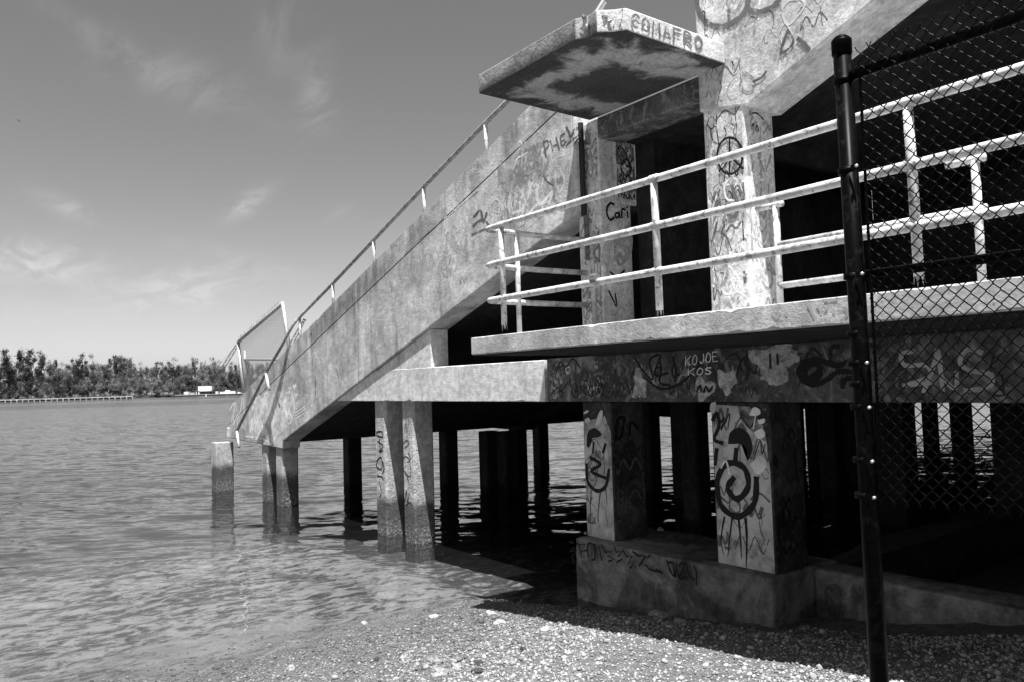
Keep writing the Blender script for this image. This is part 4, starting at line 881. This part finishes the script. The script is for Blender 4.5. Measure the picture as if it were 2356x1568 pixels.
def spall(u, v, rw, rh, seed, zf=ZB, bars=0):
    r = random.Random(seed); pa = []; p0 = zf((u, v)); 
    for i in range(26):
        a = i/26*6.283; k = 1+.22*math.sin(a*3+seed)+.16*math.sin(a*5+seed*2.3)+r.uniform(-.13, .10); q = zf((u+rw*k*math.cos(a), v+rh*k*math.sin(a))); P3 = at(*q, 1, yb2); pa.append((P3[0], P3[2]))
    bm = bmesh.new(); c = np.mean(pa, 0); rings = []
    for s_, dep in ((1., .001), (.93, .012), (.6, .012), (.3, .012)):
        rings.append([bm.verts.new((c[0]+(x-c[0])*s_+r.uniform(-.006, .006), yb2-dep*r.uniform(.5, 1.1), min(max(c[1]+(z-c[1])*s_+r.uniform(-.006, .006), -.252), .27))) for x, z in pa])
    cc = bm.verts.new((c[0], yb2-.01, c[1])); n = 26
    for a, b in zip(rings, rings[1:]):
        for i in range(n): bm.faces.new((a[i], a[(i+1) % n], b[(i+1) % n], b[i]))
    for i in range(n): bm.faces.new((rings[-1][i], rings[-1][(i+1) % n], cc))
    bmesh.ops.recalc_face_normals(bm, faces=bm.faces[:]); me = bpy.data.meshes.new('spall'); bm.to_mesh(me); bm.free(); me.materials.append(M['spall'])
    o = bpy.data.objects.new('spall', me); COL.objects.link(o); o.parent = beam; o['label'] = 'pale patch of broken concrete'
    for k in range(bars):
        a = at(*zf((u-rw*.2+k*rw*.35, v-rh*.45)), 1, yb2-.02); b = at(*zf((u-rw*.18+k*rw*.35, v+rh*(.35-.2*k))), 1, yb2-.02)
        q = MB().tube([a, b], .010, 6).build('rebar', M['rebar']); q.parent = beam
spall(1205, 1270, 38, 95, 1, bars=0); spall(1620, 1300, 62, 70, 2); spall(1765, 1250, 62, 75, 3)
spall(235, 1000, 135, 120, 4, ZR, 2); spall(225, 1090, 60, 60, 5, ZR); spall(300, 960, 85, 75, 6, ZR)
draw(beam, 1, yb2-.02, -1, 'black', ZB, [(5, [(1570, 1320), (1590, 1280), (1600, 1320)]), (5, [(1615, 1325), (1630, 1285), (1650, 1320), (1670, 1285)])])
# --- canopy: letters on the bright edge, soot under it
hx = -4.739
write(hood, 0, hx+.0006, 1, 'greyp', 'COMAFRO', ZH, (1262, 184), (1775, 360), 88, 6, .32, 'grey COMAFRO lettering on the canopy edge', jit=.03)
# --- columns on the walkway
for (rect, sd, n, wd, mt) in (((-5.03, -4.58, .6, 2.65), 31, 22, .013, 'greyp'), ((-5.03, -4.58, .5, 2.65), 32, 22, .016, 'white'), ((-5.03, -4.58, .9, 2.65), 33, 14, .009, 'black2'), ((-5.03, -4.58, .6, 2.4), 34, 40, .024, 'greyl')):
    scribble(colB, 1, yc, -1, mt, rect, n, wd, sd, .28)
a_ = [(344+80*math.cos(t_), 472+116*math.sin(t_)) for t_ in np.linspace(-1.5, 4.9, 20)]
draw(colB, 1, yc-.004, -1, 'black', ZP, [(5.5, a_), (4.5, [(342, 360), (344, 470), (342, 585)], 'L'), (4, [(342, 480), (305, 545), (275, 570)]), (5, [(345, 470), (390, 520), (430, 555)])], 'black peace sign', 'peace_sign')
draw(colB, 1, yc-.004, -1, 'greyp', ZP, [(9, [(358, 665), (380, 730), (395, 800), (375, 860), (330, 850)]), (4, [(250, 700), (230, 770)]), (4, [(280, 690), (255, 770)]), (5, [(240, 980), (262, 900)]), (5, [(290, 970), (310, 890)]), (6, [(435, 1210), (440, 1280), (450, 1230)])])
scribble(colB, 0, -4.559, 1, 'greyl', (6.37, 6.8, .6, 2.6), 30, .025, 35, .25); scribble(colB, 0, -4.559, 1, 'white', (6.37, 6.8, .6, 2.5), 12, .016, 36, .25); scribble(colB, 0, -4.559, 1, 'black2', (6.37, 6.8, 2.0, 2.6), 4, .014, 37, .15)
scribble(colA, 1, yc, -1, 'greyl', (-6.97, -6.62, .5, 3.0), 24, .03, 41, .25); scribble(colA, 1, yc, -1, 'greyp', (-6.97, -6.62, .5, 3.0), 22, .014, 46, .2); scribble(colA, 1, yc, -1, 'white', (-6.97, -6.62, .5, 2.8), 16, .025, 42, .25)
xa = -6.599; xb = -6.584
draw(colA, 0, xa, 1, 'pale', ZC, [(0, [(1175, 1240), (1340, 1250), (1490, 1280), (1500, 1700), (1450, 1750), (1190, 1700)])], 'pale painted panel')
draw(colA, 0, xa+.0006, 1, 'greyl', ZB, [(0, [(1040, 350), (1150, 290), (1155, 440), (1090, 520), (1050, 480)])])
draw(colA, 0, xa+.0012, 1, 'black', ZC, [(6, [(1300, 1310), (1268, 1285), (1225, 1320), (1210, 1395), (1228, 1470), (1262, 1500), (1300, 1470)]), (5.5, [(1362, 1410), (1325, 1420), (1318, 1460), (1342, 1472), (1366, 1440), (1366, 1400), (1376, 1475)]), (5.5, [(1402, 1475), (1402, 1380), (1420, 1362), (1445, 1375)]), (5.5, [(1470, 1395), (1480, 1470)]), (6, [(1470, 1335), (1473, 1340)]), (1.5, [(1300, 1480), (1302, 1525)])], 'black Cari tag')
scribble(colA, 0, xb, 1, 'greyp', (6.62, 6.94, 2.15, 3.05), 20, .025, 43, .22); scribble(colA, 0, xb, 1, 'black2', (6.62, 6.94, 2.15, 3.05), 18, .02, 44, .22); scribble(colA, 0, xb, 1, 'white', (6.62, 6.94, 2.15, 3.05), 9, .02, 45, .2)
draw(colA, 0, xa+.001, 1, 'black2', ZB, [(6, [(1020, 560), (1060, 590), (1110, 550)]), (5, [(1010, 680), (1060, 780), (1050, 700)]), (4, [(1045, 830), (1052, 836)])])
# --- upper wall: one big rounded grey outline and layers of faded strokes
face_ok = lambda x, z: z > 2.68+.385*(x+4.5)
scribble(upper, 1, COL_Y-.0108, -1, 'white', (-5.0, -2.2, 2.7, 4.4), 60, .016, 51, .26, ok=face_ok); scribble(upper, 1, COL_Y-.0108, -1, 'greyl', (-5.0, -2.2, 2.7, 4.4), 90, .018, 52, .24, ok=face_ok); scribble(upper, 1, COL_Y-.0108, -1, 'greyp', (-5.0, -2.6, 2.7, 3.8), 26, .010, 53, .18, ok=face_ok)
draw(upper, 1, COL_Y-.0145, -1, 'greyp', ZH, [(13, [(1715, -60), (1720, 60), (1780, 160), (1870, 190), (1960, 160), (2040, 90), (2075, -10)]), (12, [(2060, 60), (2130, 85), (2220, 60), (2290, 0)]), (8, [(1935, 70), (1938, 150)])], 'thick grey rounded outline')
draw(upper, 1, COL_Y-.0145, -1, 'black2', ZH, [(4, [(1748, 90), (1765, 80), (1770, 130), (1768, 230)], 'T'), (4, [(1960, 430), (1980, 490)], 'T')])
draw(upper, 1, COL_Y-.0145, -1, 'greyp', ZU, [(6, [(350, 210), (300, 370), (390, 300), (350, 220)]), (9, [(420, 270), (470, 310), (500, 350)]), (6, [(110, 570), (170, 540), (200, 500)])])
# --- piers: pale painted fronts with loose black curves (plain loops, no figure) and drips
pa = Paint(1, yp, -1); pa.blob([(-5.05, -1.84), (-4.41, -1.84), (-4.41, -.9), (-4.45, -.5), (-4.6, -.3), (-5.05, -.28)], False); pa.done('pierpaint', pierB, 'pale paint over the front of the wide pier')
draw(pierB, 1, yp-.0006, -1, 'stain', ZQ, [(0, [(1210, 215), (1330, 215), (1385, 300), (1380, 420), (1310, 380), (1230, 300)])])
draw(pierB, 1, yp-.0018, -1, 'black', ZQ, [(15, [(1318, 640), (1305, 790), (1210, 868), (1110, 800), (1090, 650), (1150, 555), (1245, 580), (1270, 690), (1205, 765), (1150, 700), (1185, 640)]), (9, [(1060, 300), (1085, 260), (1100, 330), (1070, 410), (1120, 435)]), (0, [(1150, 440), (1165, 370), (1220, 345), (1275, 385), (1295, 470), (1265, 540), (1262, 470), (1225, 440), (1185, 440)]), (12, [(1200, 470), (1195, 530)]), (10, [(1085, 470), (1075, 560)]), (5, [(1130, 870), (1110, 1000), (1125, 1090)], 'T'), (5, [(1175, 880), (1160, 1000), (1150, 1100)], 'T'), (6, [(1215, 890), (1225, 1010), (1230, 1110)], 'T'), (8, [(1255, 880), (1262, 1000), (1258, 1160)], 'T'), (3, [(1100, 330), (1130, 280), (1110, 360), (1160, 260), (1150, 350)]), (2.5, [(1300, 540), (1340, 420), (1350, 500), (1370, 440)])], 'black looping strokes with long drips')
draw(pierB, 1, yp-.0024, -1, 'white', ZQ, [(0, [(1275, 270), (1300, 225), (1335, 235), (1340, 265), (1300, 275)]), (0, [(1325, 300), (1365, 290), (1365, 315), (1335, 322)]), (0, [(1305, 370), (1350, 350), (1370, 390), (1330, 410)]), (3, [(1315, 270), (1300, 350)]), (0, [(1280, 560), (1340, 510), (1380, 560), (1330, 620)]), (0, [(1050, 200), (1080, 195), (1070, 260), (1045, 240)]), (5, [(1110, 580), (1140, 540), (1160, 620)])])
pa = Paint(1, yp, -1); pa.blob([(-6.96, -1.84), (-6.51, -1.84), (-6.51, -.6), (-6.6, -.42), (-6.96, -.5)], False); pa.done('pierpaint', pierA, 'pale paint over the front of the narrow pier')
draw(pierA, 1, yp-.0014, -1, 'black', ZQ, [(9, [(318, 560), (325, 660), (375, 715), (430, 690), (450, 590)]), (8, [(340, 520), (400, 560), (345, 600), (430, 640)]), (0, [(318, 450), (325, 375), (365, 345), (405, 380), (385, 400), (345, 410), (335, 460)]), (8, [(430, 440), (415, 490)]), (6, [(360, 430), (355, 490)]), (3, [(345, 720), (340, 850), (345, 960)], 'T'), (3, [(400, 720), (385, 860), (395, 930)], 'T'), (3, [(430, 700), (440, 800)], 'T')], 'smaller black looping strokes')
draw(pierA, 1, yp-.0024, -1, 'white', ZQ, [(0, [(370, 330), (390, 260), (410, 240), (412, 280), (385, 330)]), (0, [(305, 300), (325, 285), (340, 300), (320, 318)]), (0, [(300, 255), (325, 240), (328, 252), (305, 265)])])
draw(pierA, 0, -6.489, 1, 'black', ZQ, [(8, [(490, 420), (500, 300), (540, 290), (520, 400), (500, 400)]), (7, [(570, 390), (580, 310), (620, 350)])]); scribble(pierA, 0, -6.489, 1, 'greyp', (6.33, 6.8, -1.7, -.4), 16, .02, 61, .3); scribble(pierB, 0, -4.389, 1, 'black', (6.33, 6.8, -1.7, -.4), 16, .02, 62, .3)
draw(pierB, 1, yp-.0018, -1, 'black2', ZQ, [(1.3, [(1340, 850), (1355, 900), (1340, 940), (1360, 1010)], 'L'), (1.2, [(1345, 880), (1370, 850)], 'L'), (1.3, [(1090, 900), (1110, 880), (1095, 950)], 'L')], name='crack')
scribble(pierB, 1, yp-.0006, -1, 'greyp', (-5.05, -4.41, -1.7, -.3), 22, .02, 63, .3); scribble(pierA, 1, yp-.0006, -1, 'greyp', (-6.96, -6.51, -1.7, -.4), 18, .012, 64, .22)
# --- footing
draw(foot, 1, yf, -1, 'black', ZF, [(4.5, [(1235, 260), (1270, 265)]), (4.5, [(1275, 310), (1230, 340), (1300, 335), (1255, 390), (1270, 440)], 'L'), (5.1, [(1300, 270), (1330, 290), (1345, 400), (1310, 285), (1370, 280), (1335, 345), (1395, 330)], 'L'), (4.8, [(1400, 390), (1395, 290), (1420, 270), (1450, 300), (1460, 400), (1430, 420)]), (4.8, [(1455, 280), (1480, 400), (1490, 280), (1520, 420)], 'L'), (4.8, [(1515, 280), (1550, 350), (1600, 345), (1570, 385), (1630, 410), (1580, 430)], 'L'),
     (4.8, [(1630, 300), (1650, 350), (1700, 340), (1660, 390), (1700, 410), (1650, 440)], 'L'), (4.8, [(1700, 320), (1740, 390), (1790, 380), (1750, 450), (1810, 430), (1770, 490)], 'L'), (5.1, [(1795, 345), (1850, 385), (1910, 380), (1850, 470)], 'L'), (4.5, [(1920, 400), (1950, 375)], 'L'), (4.5, [(1910, 460), (1940, 500), (2060, 535), (2000, 500)], 'L'),
     (5.1, [(2095, 420), (2120, 500), (2160, 560), (2150, 450), (2110, 440)]), (4.8, [(2170, 570), (2180, 450), (2200, 560)], 'L'), (4.8, [(2200, 470), (2240, 440), (2240, 500), (2200, 580), (2270, 570)]), (4.8, [(2260, 430), (2290, 540), (2340, 600)]), (4.5, [(2330, 470), (2356, 520), (2356, 640)])], 'angular black tag along the footing')
draw(lowwall, 1, 6.80-.035, -1, 'stain', I_, [(0, [(1895, 1362), (1905, 1345), (1922, 1342), (1936, 1355), (1936, 1395), (1930, 1430), (1922, 1452), (1914, 1430), (1902, 1400)])], 'dark weep-hole stain', 'run_off_stain')
# --- piles
for o_ in [c for c in stand.children if c.name.startswith('pile')][:2]: pass
pl = [c for c in stand.children if c.name.split('.')[0] == 'pile']
draw(pl[0], 1, 6.47-.19-.0008, -1, 'black', ZI, [(3.5, [(140, 440), (185, 435), (190, 480), (145, 470), (140, 440)]), (3, [(150, 520), (195, 560), (160, 610), (195, 600)]), (3, [(165, 500), (170, 600)]), (3.4, [(140, 690), (180, 660), (185, 760), (140, 740), (150, 680)]), (3.4, [(190, 690), (205, 760), (190, 800)]), (3.5, [(145, 820), (190, 830), (195, 850)]), (2.5, [(160, 860), (180, 960), (165, 1010)])], 'black tag down the pile')
draw(pl[1], 1, 6.47-.19-.0008, -1, 'black', ZI, [(1.8, [(418, 325), (410, 440)]), (1.8, [(385, 440), (390, 370), (400, 380), (395, 450)]), (2, [(370, 545), (400, 510), (420, 540), (385, 580)]), (2.2, [(415, 620), (435, 680), (390, 650), (370, 690), (375, 760), (400, 810), (425, 895)]), (2, [(410, 700), (430, 700), (435, 820), (390, 800)]), (3, [(375, 950), (385, 1040), (400, 950), (410, 1050), (425, 970)]), (2.6, [(390, 1080), (430, 1050), (450, 1080)])], 'thin black tag down the pile')
# --- slab edge: damp streaks and a faint tag
draw(slab, 1, 4.4985, -1, 'greyl', ZR, [(5, [(450, 640), (470, 680), (490, 720)]), (6, [(560, 610), (640, 600)]), (7, [(560, 680), (590, 640), (620, 690)]), (8, [(640, 660), (690, 665), (700, 700), (670, 730)]), (5, [(220, 690), (250, 720), (290, 680), (320, 700)]), (5, [(510, 640), (525, 670)])])
